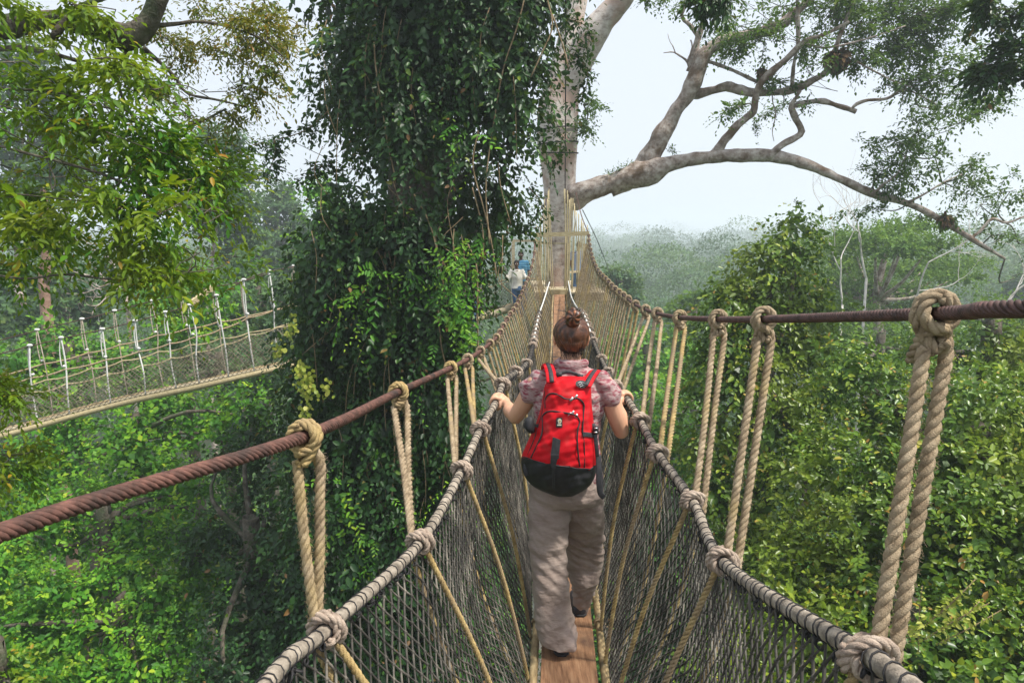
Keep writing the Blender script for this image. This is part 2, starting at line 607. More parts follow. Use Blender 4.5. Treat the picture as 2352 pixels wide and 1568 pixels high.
def build_ground():
    xs = np.concatenate([-np.geomspace(1500, 4, 46), np.linspace(-3, 3, 3), np.geomspace(4, 1500, 46)])
    ys = np.concatenate([-np.geomspace(700, 4, 22), [0], np.geomspace(3, 1500, 70)])
    X, Y = np.meshgrid(xs, ys)
    Z = ground_h(X, Y)
    V = np.stack([X, Y, Z], -1).reshape(-1, 3)
    nx = len(xs)
    i = np.arange(len(ys)-1)[:, None]*nx
    j = np.arange(nx-1)[None]
    F = np.stack([i+j, i+j+1, i+nx+j+1, i+nx+j], -1).reshape(-1, 4)
    o = MB().add(V, F).build('forest_floor', M['soil'])
    tag(o, 'dark soil of the forest floor rolling away to the hills', 'ground', kind='structure')


build_ground()


def far_forest():
    rng = np.random.default_rng(5)
    mb = MB()
    Y = 38.0
    crowns = []
    while Y < 1230:
        sp = 7.5 + Y*.028
        W = 1.0*Y + 25
        xs = np.arange(-W, W, sp)
        for x in xs:
            cx = x+rng.normal()*sp*.3
            cy = Y+rng.normal()*sp*.35
            if cy < 55 and -7 < cx < 40 and cy < 30:
                continue
            h = ground_h(cx, cy)
            big = rng.random() < (.11 if cy < 300 else .2)
            H = (10 + 3.5*rng.random() + ((7 if cy < 300 else 5+8*rng.random()) if big else 0))*min(1, .65+Y/250)
            r = sp*(.5+.25*rng.random())
            crowns.append((cx, cy, float(h)+H, r, r*(.8 if not big else .7), Y))
        Y += sp*.85 + max(0, Y-450)*.04
    for (x, y, z, r, rz, Yc) in crowns:
        dist = math.hypot(x, y)
        q = int(np.clip(2000*(45/dist)**1.1*(r/4)**1.2, 130, 2300))
        ls = np.clip(.28*(dist/45)**.6, .25, 1.5)
        nb = 6
        cs = rng.normal(size=(nb, 3))*np.array([r*.45, r*.45, rz*.4])
        d = nrmz(rng.normal(size=(q, 3)))
        d[:, 2] = np.abs(d[:, 2])*.95 - .3*rng.random(q)
        w = rng.integers(0, nb, q)
        p = np.array([x, y, z]) + cs[w] + d*np.array([r, r, rz])*(.62*(.75+.3*rng.random(q)))[:, None]
        leaves(mb, p, d + rng.normal(size=(q, 3))*.7, d*.8+np.array([0, 0, .6])+rng.normal(size=(q, 3))*.3, ls*(.6+.7*rng.random(q)), 'card',
               np.clip(.78*rng.random() + .22*rng.random(q), 0, 1), rng)
    o = mb.build('far_forest', LM['far'])
    tag(o, 'hazy forest canopy rolling away to the misty hills', 'forest', kind='stuff')


far_forest()


# ------------------------------------------------------------------ understory that closes the view straight below
def understory():
    rng = np.random.default_rng(9)
    lobes = []
    for x in np.arange(-34, 36, 4.2):
        for y in np.arange(-6, 42, 4.2):
            cx, cy = x+rng.normal()*1.2, y+rng.normal()*1.2
            z = ground_h(cx, cy)+5+rng.random()*3.5
            lobes.append(((cx, cy, z), (2.9, 2.9, 2.1)))
    mb = MB()
    crown_lobes(mb, lobes, .34, 3.2, 21, k=6, L=.8, tpl='oval', bottom=-.1, noise=.3)
    o = mb.build('understory', LM['bright'])
    tag(o, 'dense low undergrowth covering the forest floor below the bridges', 'undergrowth', kind='stuff')


understory()


def tree(name, label, cat, lobes, lm, leaf, dens, seed, trunkpts=None, tr=None, bark='bark_dark', group=None, **kw):
    """a tree thing: trunk + crown; lobes in world space"""
    c0 = np.mean([l[0] for l in lobes], axis=0)
    if trunkpts is None:
        gx, gy = c0[0], c0[1]
        gz = float(ground_h(gx, gy))
        trunkpts = [(gx, gy, gz-.3), (gx+.2, gy+.1, (gz+c0[2])/2), tuple(c0), tuple(c0+np.array([.1, 0, .6*lobes[0][1][2]]))]
        r = .12+.009*(c0[2]-gz)
        tr = tr or [r, r*.75, r*.5, r*.2]
    root = thing(name, label, cat, tuple(trunkpts[0]), group)
    mb = MB()
    trunk_mesh(mb, trunkpts, tr, 12, seed=seed, step=.35)
    rng = np.random.default_rng(seed)
    for i in rng.choice(len(lobes), min(len(lobes), 9), replace=False):
        a = np.array(trunkpts[-2], float)*.5 + np.array(trunkpts[-1], float)*.5
        b = np.asarray(lobes[i][0])
        m = (a+b)/2 + rng.normal(size=3)*.12*np.linalg.norm(b-a)
        mb.tube(curve([a, m, b], 8), np.linspace(tr[-2]*.5, .015, 8), 5)
    mb.build('trunk', M[bark], root)
    cb = MB()
    crown_lobes(cb, lobes, leaf, dens, seed, **kw)
    cb.build('crown', LM[lm], root)
    return root


exec_trees = True
# ---- vine-clad tree beside the bridge
def vine_tree():
    rng = np.random.default_rng(3)
    oy = [-260, -100, 50, 150, 250, 350, 450, 550, 620, 700, 800, 900, 1000, 1100, 1250, 1400, 1560, 1750]
    ol = [720, 700, 712, 765, 752, 775, 745, 715, 668, 655, 640, 640, 645, 628, 590, 555, 520, 480]
    orr = [1310, 1305, 1296, 1272, 1240, 1222, 1222, 1152, 1112, 1104, 1104, 1112, 1120, 1112, 1100, 1090, 1085, 1080]
    lobes = []
    Yc = 11.2
    for y in np.arange(-240, 1740, 47):
        l = np.interp(y, oy, ol); r = np.interp(y, oy, orr)
        c, h = (l+r)/2, (r-l)/2
        for q in range(8):
            e = rng.uniform(-1, 1)
            rad = rng.uniform(42, 88)
            e2 = e*(h-rad*.78)/h
            dep = math.sqrt(max(0, 1-e2*e2))
            sg = -1 if q < 6 else 1
            Y = Yc + sg*1.35*dep*rng.uniform(.55, 1.0)
            X = P(c+e2*h, y+rng.normal()*14, Y)
            k = Y/FPX
            lobes.append((X, (rad*k, rad*k*.9, rad*k*1.15)))
    # loose upper right where the sky shows through
    b = P(950, 784, Yc)
    g = float(ground_h(b[0], Yc))
    pts = [(b[0]-.2, Yc, g), (b[0]-.1, Yc, -8), (b[0], Yc+.1, -2), (b[0]+.15, Yc+.1, 3), (b[0]+.05, Yc, 9)]
    root = thing('vine_clad_tree', 'tall tree smothered in dark hanging creepers close beside the bridge', 'tree', pts[0])
    mb = MB()
    trunk_mesh(mb, pts, [.75, .6, .5, .42, .3], 16, seed=4, flute=.1)
    for i in range(26):
        z = rng.uniform(-4, 6)
        a = np.array([b[0]+.1, Yc, z])
        t = rng.uniform(0, 2*PI)
        e = a+np.array([math.cos(t)*1.5, math.sin(t)*1.2, rng.uniform(.2, .9)])
        mb.tube(curve([a, (a+e)/2+rng.normal(size=3)*.1, e], 8), np.linspace(.07, .012, 8), 5)
    mb.build('trunk', M['bark_dark'], root)
    cb = MB()
    zt = [l for l in lobes]
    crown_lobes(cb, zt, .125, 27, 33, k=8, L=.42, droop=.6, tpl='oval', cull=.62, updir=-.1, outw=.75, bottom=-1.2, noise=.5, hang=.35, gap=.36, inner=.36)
    # outlying sprays reaching into the sky at the left
    sp_ = [((760, 250, 10.6), (700, 300, 10.4), (630, 322, 10.3), (575, 335, 10.2)), ((630, 322, 10.3), (632, 350, 10.3), (622, 385, 10.3), (618, 405, 10.3)),
           ((760, 380, 10.6), (725, 385, 10.4), (712, 400, 10.4), (700, 415, 10.4)), ((1300, 120, 11), (1335, 140, 11), (1350, 180, 11), (1330, 240, 11)),
           ((1240, 260, 11), (1275, 290, 11), (1290, 330, 11), (1270, 380, 11)), ((1290, 40, 11), (1345, 60, 11), (1352, 100, 11), (1340, 130, 11)),
           ((1215, 430, 10.8), (1245, 470, 10.8), (1225, 505, 10.8), (1215, 540, 10.8)),
           ((1060, 600, 10.2), (1085, 640, 10), (1090, 690, 10), (1085, 730, 10))]
    tw = MB()
    for pts4 in sp_:
        c = curve([P(*q) for q in pts4], 26)
        tw.tube(c, np.linspace(.012, .003, len(c)), 4)
        for rep in range(3):
            o = c + rng.normal(size=c.shape)*.05
            sprigs(cb, o, np.gradient(c, axis=0)*6 + rng.normal(size=c.shape)*.8, np.array([[0, 0, 1.]]), .088, 4, .2, .5, 'oval', .8, rng)
    # trailing stems over the foliage
    vs = [((1215, -30), (1195, 60), (1160, 160), (1135, 280), (1115, 420), (1120, 560)), ((1240, -20), (1250, 60), (1235, 120), (1222, 180)),
          ((1265, 30), (1290, 110), (1300, 160)), ((1070, 560), (1090, 610), (1096, 700), (1104, 830)), ((1090, 300), (1075, 380), (1095, 480), (1130, 640)),
          ((1350-250, 430), (1110, 520), (1105, 600)), ((900, 980), (905, 1060), (912, 1140)), ((1010, 700), (1015, 790), (1035, 860)), ((930, 430), (980, 520), (1020, 640), (1040, 720)), ((860, 100), (880, 220), (875, 330), (900, 420))]
    for i, v in enumerate(vs):
        c = curve([P(x, y, 9.75) for x, y in v], step=.1)
        c += np.c_[snoise(c, 3, i), snoise(c, 3, i+50), c[:, 2]*0]*.06
        tw.tube(c, .011, 5)
    for i in range(60):
        x = rng.uniform(700, 1180); y = rng.uniform(0, 1200)
        c = curve([P(x, y, 9.85), P(x+rng.normal()*20, y+60, 9.8), P(x+rng.normal()*30, y+rng.uniform(100, 220), 9.85)], step=.1)
        tw.tube(c, .006, 4)
    tw.build('creeper_stem', M['vine'], root)
    cb.build('creeper_foliage', LM['vine'], root)
    # bright young pinnate sprays
    yb = MB()
    for (x, y, n, s) in [(1062, 600, 26, 44), (1040, 670, 24, 50), (1060, 745, 20, 44), (945, 620, 10, 30), (1060, 300, 8, 40), (1020, 1160, 12, 90), (860, 1180, 12, 110), (770, 1160, 10, 70), (1000, 820, 8, 90), (800, 740, 8, 60), (840, 1280, 10, 50), (860, 660, 8, 50)]:
        o = np.array([P(x+rng.normal()*s*.5, y+rng.normal()*s*.5, 9.55) for _ in range(n)])
        st = rng.normal(size=(n, 3))*.6+np.array([0, -.3, -.5])
        sprigs(yb, o, st, np.array([[0, -1., .6]]), .105, 9, .42, .4, 'long', 1.0, rng, jit=.12)
    yb.build('young_leaves', LM['bright'], root, label='bright green young sprays on the dark creeper')
    # pale seed-pod cluster
    pb = MB()
    for (x, y, n, sx, sy) in [(705, 890, 70, 22, 40), (690, 850, 50, 12, 25), (750, 890, 26, 14, 16), (700, 940, 26, 14, 14), (670, 760, 30, 10, 26), (640, 800, 26, 14, 24)]:
        o = np.array([P(x+rng.normal()*sx*.6, y+rng.normal()*sy*.6, 9.35+rng.normal()*.05) for _ in range(n)])
        leaves(pb, o, np.array([0, 0, -1.])+rng.normal(size=(n, 3))*.5, np.array([0, -1., .3])+rng.normal(size=(n, 3))*.4, .066*(.6+.6*rng.random(n)), 'round', None, rng)
    pb.build('seed_pods', LM['cream'], root, label='pale yellow-green hanging pods on the left edge of the creeper')


vine_tree()


# ---- limbs defined along their run in the photograph
def limb(mb, pts, Y0, Y1, n=16, seed=0, rough=.13, step=.09, wf=.96):
    m = len(pts)
    q, r = [], []
    for i, (x, y, w) in enumerate(pts):
        Y = Y0+(Y1-Y0)*i/(m-1)
        q.append(P(x, y, Y)); r.append(w*.5*wf*Y/FPX/math.cos(0))
    trunk_mesh(mb, q, r, n, rough, seed, step)
    return np.array(q)


def spray(cb, tw, cx, cy, rx, ry, Y, n, rng, start=None, leaf=.13, k=6, L=.35, droop=.35, tpl='oval', dY=.9, thr=-.35, seed=0, twr=.022):
    """airy foliage round a spot, held on forking twigs"""
    c = P(cx, cy, Y)
    s = Y/FPX
    hubs = [c]
    if start is not None:
        a = np.asarray(start)
        mid = (a+c)/2 + rng.normal(size=3)*.12*np.linalg.norm(c-a)
        tw.tube(curve([a, mid, c], 10), np.linspace(twr, twr*.45, 10), 5)
    nb = max(4, n//14)
    for i in range(nb):
        e = c + rng.normal(size=3)*np.array([rx*s*.55, dY*.5, ry*s*.55])
        h = hubs[rng.integers(0, len(hubs))]
        m = (h+e)/2+rng.normal(size=3)*.06
        tw.tube(curve([h, m, e], 6), np.linspace(twr*.4, .004, 6), 4, cap=False)
        if len(hubs) < 7:
            hubs.append(e)
        kk = 14
        t = rng.random(kk)[:, None]
        o = h*(1-t)*.6 + e*(t+.4*(1-t)) + rng.normal(size=(kk, 3))*np.array([rx*s*.13, dY*.12, ry*s*.13])
        keep = snoise(o*1.0, 2.0, seed+1, 2) > thr
        o = o[keep]
        sprigs(cb, o, rng.normal(size=o.shape)*.6 + nrmz(e-h)*.6 + np.array([0, 0, .05]), np.array([[0, 0, 1.]]), leaf, k, L, droop, tpl, .8, rng)


# ---- the great pale tree that carries the platform
def great_tree():
    rng = np.random.default_rng(12)
    Yt = 19.3
    g = P(1272, 784, Yt)
    base = (g[0]-.25, Yt, float(ground_h(g[0], Yt))-.3)
    root = thing('platform_tree', 'huge pale smooth-barked tree carrying the bridge platform and one great sweeping limb', 'tree', base)
    mb = MB()
    tp = [(1250, 1500, 70), (1262, 1100, 60), (1274, 900, 52), (1278, 690, 52), (1280, 600, 56), (1283, 520, 68), (1284, 440, 76), (1280, 330, 88), (1281, 260, 86), (1292, 190, 74), (1305, 110, 58), (1318, 40, 48), (1332, -40, 42), (1345, -160, 34), (1350, -300, 24)]
    q = [np.array(base)]+[P(x, y, Yt) for x, y, w in tp]
    r = [.95]+[w*.5*Yt/FPX for x, y, w in tp]
    trunk_mesh(mb, q, r, 20, .05, 3, .15)
    limb(mb, [(1296, 230, 50), (1318, 170, 56), (1350, 105, 58), (1385, 50, 54), (1425, 0, 50), (1480, -90, 44), (1560, -220, 34)], Yt, Yt-1, 14, 5)
    mb.build('trunk', M['bark'], root)
    mb = MB()
    main = limb(mb, [(1290, 455, 56), (1318, 450, 66), (1345, 438, 56), (1385, 425, 50), (1431, 412, 50), (1484, 393, 58), (1536, 376, 40), (1608, 364, 35), (1685, 358, 29), (1776, 358, 27), (1848, 377, 26), (1920, 407, 23), (2011, 447, 19), (2087, 468, 16), (2149, 498, 15), (2212, 536, 12), (2255, 563, 10), (2308, 594, 5)], Yt, Yt-2.2, 14, 6)
    mb.build('limb', M['bark_limb'], root, label='long low limb arching far to the right')
    L2 = MB()
    limb(L2, [(1400, 430, 40), (1440, 412, 50), (1474, 386, 52), (1497, 350, 43), (1512, 326, 39), (1551, 263, 38), (1584, 211, 42), (1600, 163, 36), (1623, 120, 31), (1666, 91, 27), (1733, 79, 26), (1790, 60, 23), (1833, 24, 19), (1870, -10, 17), (1930, -80, 12)], Yt-.3, Yt-1.6, 14, 7)
    limb(L2, [(1584, 165, 20), (1594, 130, 18), (1603, 91, 16), (1613, 55, 13), (1622, 20, 11), (1628, -40, 8)], Yt-.6, Yt-1, 9, 8)
    limb(L2, [(1603, 85, 9), (1588, 62, 9), (1566, 38, 9), (1572, 18, 7), (1584, -10, 5)], Yt-.8, Yt-1, 7, 9)
    limb(L2, [(1588, 215, 26), (1608, 214, 23), (1640, 207, 19), (1670, 200, 21), (1714, 211, 19), (1766, 213, 18), (1819, 207, 18), (1862, 187, 16), (1905, 158, 14), (1924, 96, 10), (1943, 48, 8), (1965, -10, 6)], Yt-.5, Yt-2, 12, 10)
    limb(L2, [(1819, 200, 9), (1823, 150, 9), (1833, 96, 9), (1832, 40, 9), (1831, -30, 8)], Yt-1.5, Yt-1.6, 8, 11)
    limb(L2, [(1612, 140, 8), (1632, 143, 8), (1685, 163, 8), (1740, 189, 8)], Yt-.9, Yt-1.2, 7, 12)
    limb(L2, [(1586, 170, 8), (1578, 142, 5), (1560, 128, 4), (1545, 120, 3), (1524, 122, 2)], Yt-.6, Yt-.9, 5, 13)
    limb(L2, [(1552, 124, 3), (1545, 105, 2.5), (1538, 95, 2), (1534, 78, 1.5)], Yt-.8, Yt-.9, 4, 14)
    limb(L2, [(1578, 142, 4), (1590, 110, 4), (1586, 92, 3)], Yt-.7, Yt-.8, 4, 15)
    L2.build('limb', M['bark_limb'], root, label='steep upper limb forking into a horizontal bough')
    L3 = MB()
    limb(L3, [(1640, 362, 28), (1652, 345, 24), (1666, 321, 21), (1694, 287, 18), (1728, 259, 18), (1735, 225, 15), (1747, 192, 16), (1771, 168, 15), (1809, 134, 14), (1848, 96, 11), (1896, 79, 8), (1950, 50, 5)], Yt-.9, Yt-2, 10, 16)
    limb(L3, [(1762, 358, 24), (1776, 350, 18), (1800, 330, 16), (1840, 306, 15), (1826, 270, 13), (1817, 244, 14), (1828, 225, 9), (1838, 208, 8)], Yt-1.2, Yt-1.6, 9, 17)
    limb(L3, [(1822, 245, 11), (1838, 238, 12), (1886, 232, 13), (1929, 244, 12), (1966, 256, 10)], Yt-1.4, Yt-1.6, 9, 18)
    limb(L3, [(1955, 253, 6), (1966, 240, 8), (1991, 231, 7), (2039, 226, 7), (2073, 206, 6), (2105, 215, 4), (2150, 240, 3)], Yt-1.6, Yt-1.8, 7, 19)
    limb(L3, [(2226, 551, 8), (2250, 532, 7), (2279, 503, 7), (2310, 512, 5), (2351, 498, 4), (2400, 480, 3)], Yt-2, Yt-2.2, 7, 20)
    limb(L3, [(2087, 465, 8), (2125, 445, 5), (2164, 421, 4), (2210, 400, 3)], Yt-1.9, Yt-2, 5, 21)
    limb(L3, [(2011, 442, 12), (2024, 428, 8), (2060, 400, 4), (2080, 360, 3)], Yt-1.8, Yt-2, 6, 22)
    limb(L3, [(1963, 139, 5), (2010, 165, 4), (2060, 190, 3), (2110, 205, 2)], Yt-1.7, Yt-2, 5, 23)
    limb(L3, [(1778, 195, 3), (1774, 230, 3), (1782, 262, 3), (1774, 300, 2), (1778, 325, 1.5)], Yt-1.2, Yt-1.2, 4, 24)
    limb(L3, [(1848, 100, 6), (1900, 110, 5), (1990, 90, 4), (2080, 60, 3)], Yt-1.6, Yt-2.5, 5, 25)
    L3.build('limb', M['bark_limb'], root, label='crooked middle boughs rising from the long limb')
    cb, tw = MB(), MB()
    cl = [(1700, 60, 60, 50, 120), (1680, 130, 40, 30, 60), (1640, 90, 26, 30, 30), (1760, 100, 50, 40, 60), (1800, 20, 70, 30, 90), (1860, 170, 60, 30, 70), (1810, 185, 26, 26, 30),
          (1900, 40, 60, 50, 130), (1980, 60, 60, 60, 170), (2060, 40, 60, 50, 180), (2140, 40, 60, 50, 170), (2190, 20, 40, 40, 90), (2060, 120, 60, 40, 140), (2140, 110, 60, 40, 120),
          (1990, 140, 40, 26, 60), (2100, 180, 70, 40, 120), (2180, 170, 50, 40, 70), (2230, 220, 60, 30, 70), (2290, 240, 36, 30, 40), (2150, 250, 60, 30, 70), (2110, 300, 50, 40, 80), (2180, 300, 40, 40, 40),
          (2070, 330, 50, 40, 80), (2030, 390, 40, 36, 80), (2090, 400, 50, 36, 70), (2150, 350, 40, 40, 50), (2230, 380, 34, 40, 70), (2190, 430, 30, 30, 36), (2010, 480, 26, 20, 26), (2050, 440, 40, 20, 26),
          (2250, 470, 50, 30, 46), (2320, 440, 30, 30, 26), (2290, 540, 40, 40, 40), (2340, 560, 30, 50, 40), (2330, 640, 24, 40, 20), (2180, 500, 30, 20, 18), (1680, 250, 24, 20, 26), (1800, 240, 22, 18, 14),
          (1955, 0, 300, 26, 200), (1480, 5, 46, 18, 26), (1560, -5, 60, 14, 26), (1360, 240, 18, 26, 26), (1345, 290, 14, 20, 12), (1735, 305, 10, 26, 6), (1830, 470, 10, 8, 2), (1545, 352, 14, 4, 5), (1440, 388, 22, 5, 8), (1415, 400, 20, 5, 6), (1850, 120, 40, 30, 40)]
    allq = np.vstack([main[6:]] + [np.array([P(x, y, Yt-1.4) for x, y in [(1733, 79), (1833, 24), (1930, -60), (1924, 96), (1943, 48), (1848, 96), (1950, 50), (2039, 226), (2105, 215), (2060, 190), (2080, 60), (2164, 421), (2080, 360), (2310, 512), (1600, 163), (1766, 213), (1728, 259), (1340, 240), (1425, 0), (1431, 405)]])])
    for i, (x, y, rx, ry, n) in enumerate(cl):
        Y = Yt-1.5+rng.normal()*.6
        c = P(x, y, Y)
        st = allq[np.argmin(np.linalg.norm(allq-c, axis=1))]
        if n < 12:
            o = np.array([P(x+rng.normal()*rx*.5, y+rng.normal()*ry*.4, Yt-.6) for _ in range(n*3)])
            sprigs(cb, o, rng.normal(size=o.shape)*.4+np.array([0, 0, .8]), np.array([[0, 0, 1.]]), .1, 5, .18, .1, 'long', .8, rng)
            continue
        spray(cb, tw, x, y, rx*1.05, ry*1.05, Y, int(n*1.6), rng, st, .115, 6, .36, .4, 'oval', 1.2, -.5, i)
    tw.build('twigs', M['bark_dark'], root)
    cb.build('crown', LM['tiny'], root)
    # binding ropes round the trunk
    for zi, (y, nn) in enumerate([(352, 1), (330, 1), (300, 1)]):
        for k in range(nn):
            t = np.linspace(0, 2*PI, 40)
            c = P(1281, y+k*7, Yt)
            rr = 44*Yt/FPX*1.03
            path = np.stack([c[0]+rr*np.cos(t), c[1]+rr*np.sin(t), c[2]+.05*np.sin(t+zi)], 1)
            b = MB()
            b.tube(path, .02, 5, cap=False)
            b.build('binding_cable', M['lash'], root)
    # epiphyte ferns: things resting on the boughs
    def fern(x, y, Y, r, label, seed):
        c = P(x, y, Y)
        rg = np.random.default_rng(seed)
        s = r*Y/FPX
        root = thing('epiphyte_fern', label, 'fern', tuple(c), 'brown ferns perched on the boughs')
        f = MB()
        n = 260
        d = nrmz(rg.normal(size=(n, 3)))
        o = c+d*s*.55
        dd = d*.7+np.array([0, 0, -.6])
        leaves(f, o, dd, d+rg.normal(size=(n, 3))*.3, s*1.0*(.5+.8*rg.random(n)), 'long', None, rg)
        f.build('fronds', M['fern'], root)
        g_ = MB()
        g_.ball(c, (s*.6, s*.5, s*.5), 12, 8)
        g_.build('root_ball', M['bark_dark'], root)
        h = MB()
        o = c+rg.normal(size=(70, 3))*np.array([s*.4, s*.3, .1])
        leaves(h, o, np.array([0, 0, -1.])+rg.normal(size=(70, 3))*.2, rg.normal(size=(70, 3)), s*1.4*(.5+.6*rg.random(70)), 'long', None, rg)
        h.build('hanging_fronds', LM['tiny'], root)
    fern(1924, 132, 17.5, 22, 'big shaggy brown and green fern clump where the horizontal bough turns up', 1)
    fern(1750, 166, 17.9, 10, 'small brown fern clump in the fork of the middle bough', 2)
    fern(2170, 505, 17.3, 13, 'ragged tan fern clump low on the long arching limb', 3)


great_tree()


# ---- near tree at the upper left with a heavy dark branch
def left_tree():
    rng = np.random.default_rng(22)
    root = thing('near_leafy_tree', 'near tree on the left with a heavy dark branch and drooping feathery leaves', 'tree', (-9.5, 6.6, float(ground_h(-9.5, 6.6))))
    mb = MB()
    gz = float(ground_h(-9.5, 6.6))
    trunk_mesh(mb, [(-9.5, 6.6, gz), (-9.2, 6.6, -12), (-8.8, 6.5, -2), (-8.4, 6.4, 3), (-8.2, 6.3, 8)], [.6, .5, .42, .36, .25], 14, seed=2)
    mb.build('trunk', M['bark_dark'], root)
    b = MB()
    q0 = np.array([-8.4, 6.4, 2.2])
    def br(pts, Y0, Y1, start=None, n=12, seed=0):
        m = len(pts)
        q = [P(x, y, Y0+(Y1-Y0)*i/(m-1)) for i, (x, y, w) in enumerate(pts)]
        r = [w*.5*Y0/FPX for x, y, w in pts]
        if start is not None:
            q = [start]+q; r = [r[0]*1.3]+r
        trunk_mesh(b, q, r, n, .1, seed, .06)
    br([(-150, 60, 50), (0, 62, 48), (60, 52, 46), (130, 45, 44), (200, 58, 48), (250, 72, 52), (295, 84, 54), (335, 60, 50), (352, 30, 46), (366, -10, 44), (400, -90, 40), (470, -200, 30)], 6, 5.8, q0, 14, 1)
    br([(120, 90, 16), (135, 68, 18), (150, 46, 17), (185, 16, 14), (215, 4, 11), (260, -12, 9)], 5.7, 5.8, None, 9, 2)
    br([(-60, 110, 18), (0, 112, 16), (60, 112, 15), (110, 122, 12), (180, 140, 9)], 6, 5.9, None, 8, 3)
    br([(20, 60, 14), (0, 40, 14), (-30, 20, 12)], 6, 6, None, 7, 4)
    br([(-40, 348-150, 6), (20, 205, 6), (85, 208, 6), (140, 215, 5), (210, 240, 4), (280, 255, 3)], 5.6, 5.5, None, 6, 5)
    br([(-20, 330, 7), (60, 352, 6), (130, 370, 6), (220, 395, 5), (300, 428, 5), (380, 470, 4), (440, 500, 3)], 5.4, 5.3, None, 6, 6)
    br([(-20, 640-10, 6), (60, 640, 5), (150, 650-20, 5), (240, 640, 4), (330, 640, 3)], 5.2, 5.2, None, 6, 7)
    br([(340, 60, 14), (400, 56, 9), (450, 50, 7), (520, 60, 6), (600, 90, 4), (650, 130, 3)], 5.9, 6.1, None, 7, 8)
    br([(330, 110, 10), (400, 175, 7), (430, 215, 6), (500, 230, 5), (560, 245, 4), (600, 260, 3)], 6.1, 6.3, None, 6, 9)
    br([(330, 110, 9), (345, 200, 7), (380, 260, 6), (420, 290, 6), (470, 275, 5), (520, 250, 4)], 6.2, 6.3, None, 6, 10)
    br([(300, 90, 9), (270, 180, 8), (300, 260, 7), (340, 330, 6), (360, 400, 5), (350, 480, 4)], 6, 5.8, None, 6, 11)
    b.build('branch', M['bark_dark'], root)
    cb, tw = MB(), MB()
    cl = [(20, 5, 60, 12, 14), (160, 10, 60, 10, 10), (190, 145, 90, 22, 60), (270, 175, 60, 34, 60), (360, 205, 50, 30, 34), (90, 195, 90, 34, 90), (20, 260, 60, 60, 90),
          (150, 280, 90, 50, 130), (260, 260, 80, 50, 120), (350, 300, 60, 50, 70), (430, 360, 60, 44, 100), (80, 370, 90, 50, 120), (200, 380, 90, 50, 140), (320, 390, 80, 50, 140), (470, 400, 44, 44, 90),
          (40, 450, 80, 40, 110), (150, 470, 90, 40, 120), (270, 480, 80, 40, 120), (400, 460, 70, 40, 120), (470, 490, 40, 40, 90), (60, 540, 80, 36, 90), (170, 530, 80, 36, 80), (300, 570, 70, 40, 90), (400, 560, 60, 40, 90), (460, 580, 36, 30, 60),
          (30, 610, 60, 30, 70), (110, 590, 60, 30, 50), (340, 625, 60, 26, 60), (430, 625, 40, 20, 30), (200, 440, 60, 60, 60), (490, 320, 20, 40, 24)]
    for i, (x, y, rx, ry, n) in enumerate(cl):
        spray(cb, tw, x, y, rx*1.02, ry*1.05, 5.1+rng.random()*1.3, int(n*.8), rng, None, .09, 10, .36, .6, 'long', .9, -.28, i, twr=.012)
    for (x, y, rx, ry, n) in [(20, 900, 16, 14, 5), (10, 1045, 34, 26, 14), (5, 1100, 26, 22, 8), (0, 880, 18, 20, 5)]:
        spray(cb, tw, x, y, rx, ry, 4.9, n*2, rng, P(-120, y-40, 4.9), .07, 9, .26, .5, 'long', .3, -1, 3, twr=.01)
    cb.build('crown', LM['yellow'], root)
    rb = MB()
    for i, (x, y, rx, ry, n) in enumerate([(470, 40, 60, 40, 60), (540, 30, 60, 40, 90), (600, 70, 50, 40, 70), (650, 90, 40, 30, 60), (640, 40, 40, 30, 46), (560, 110, 40, 30, 50), (640, 160, 34, 24, 26), (520, 210, 50, 26, 40), (580, 215, 40, 20, 30), (420, 130, 40, 40, 16), (420, 240, 50, 30, 16), (520, 270, 40, 14, 14), (500, 130, 40, 30, 16), (390, 100, 30, 30, 12)]):
        spray(rb, tw, x, y, rx, ry, 6.2+rng.random()*.4, n, rng, None, .055, 9, .22, .5, 'long', .6, -.6, i, twr=.01)
    rb.build('outer_foliage', LM['rusty'], root, label='rusty olive leaves at the tips against the sky')
    tw.build('twigs', M['bark_dark'], root)


left_tree()
# ------------------------------------------------------------------ right side trees
def rlob(specs, seed, jit=.15, extra=3, f=.55):
    """px lobes (px,py,Y,rpx) each split into a lumpy group"""
    rng = np.random.default_rng(seed)
    out = []
    for (x, y, Y, r) in specs:
        c, R = pl(x, y, Y, r)
        out.append((c, tuple(np.array(R)*.8)))
        for i in range(extra):
            d = nrmz(rng.normal(size=3)); d[1] = -abs(d[1]) if rng.random() < .7 else d[1]
            q = f*(.6+.6*rng.random())
            out.append((c+d*np.array(R)*.75, tuple(np.array(R)*q*.8)))
    return out


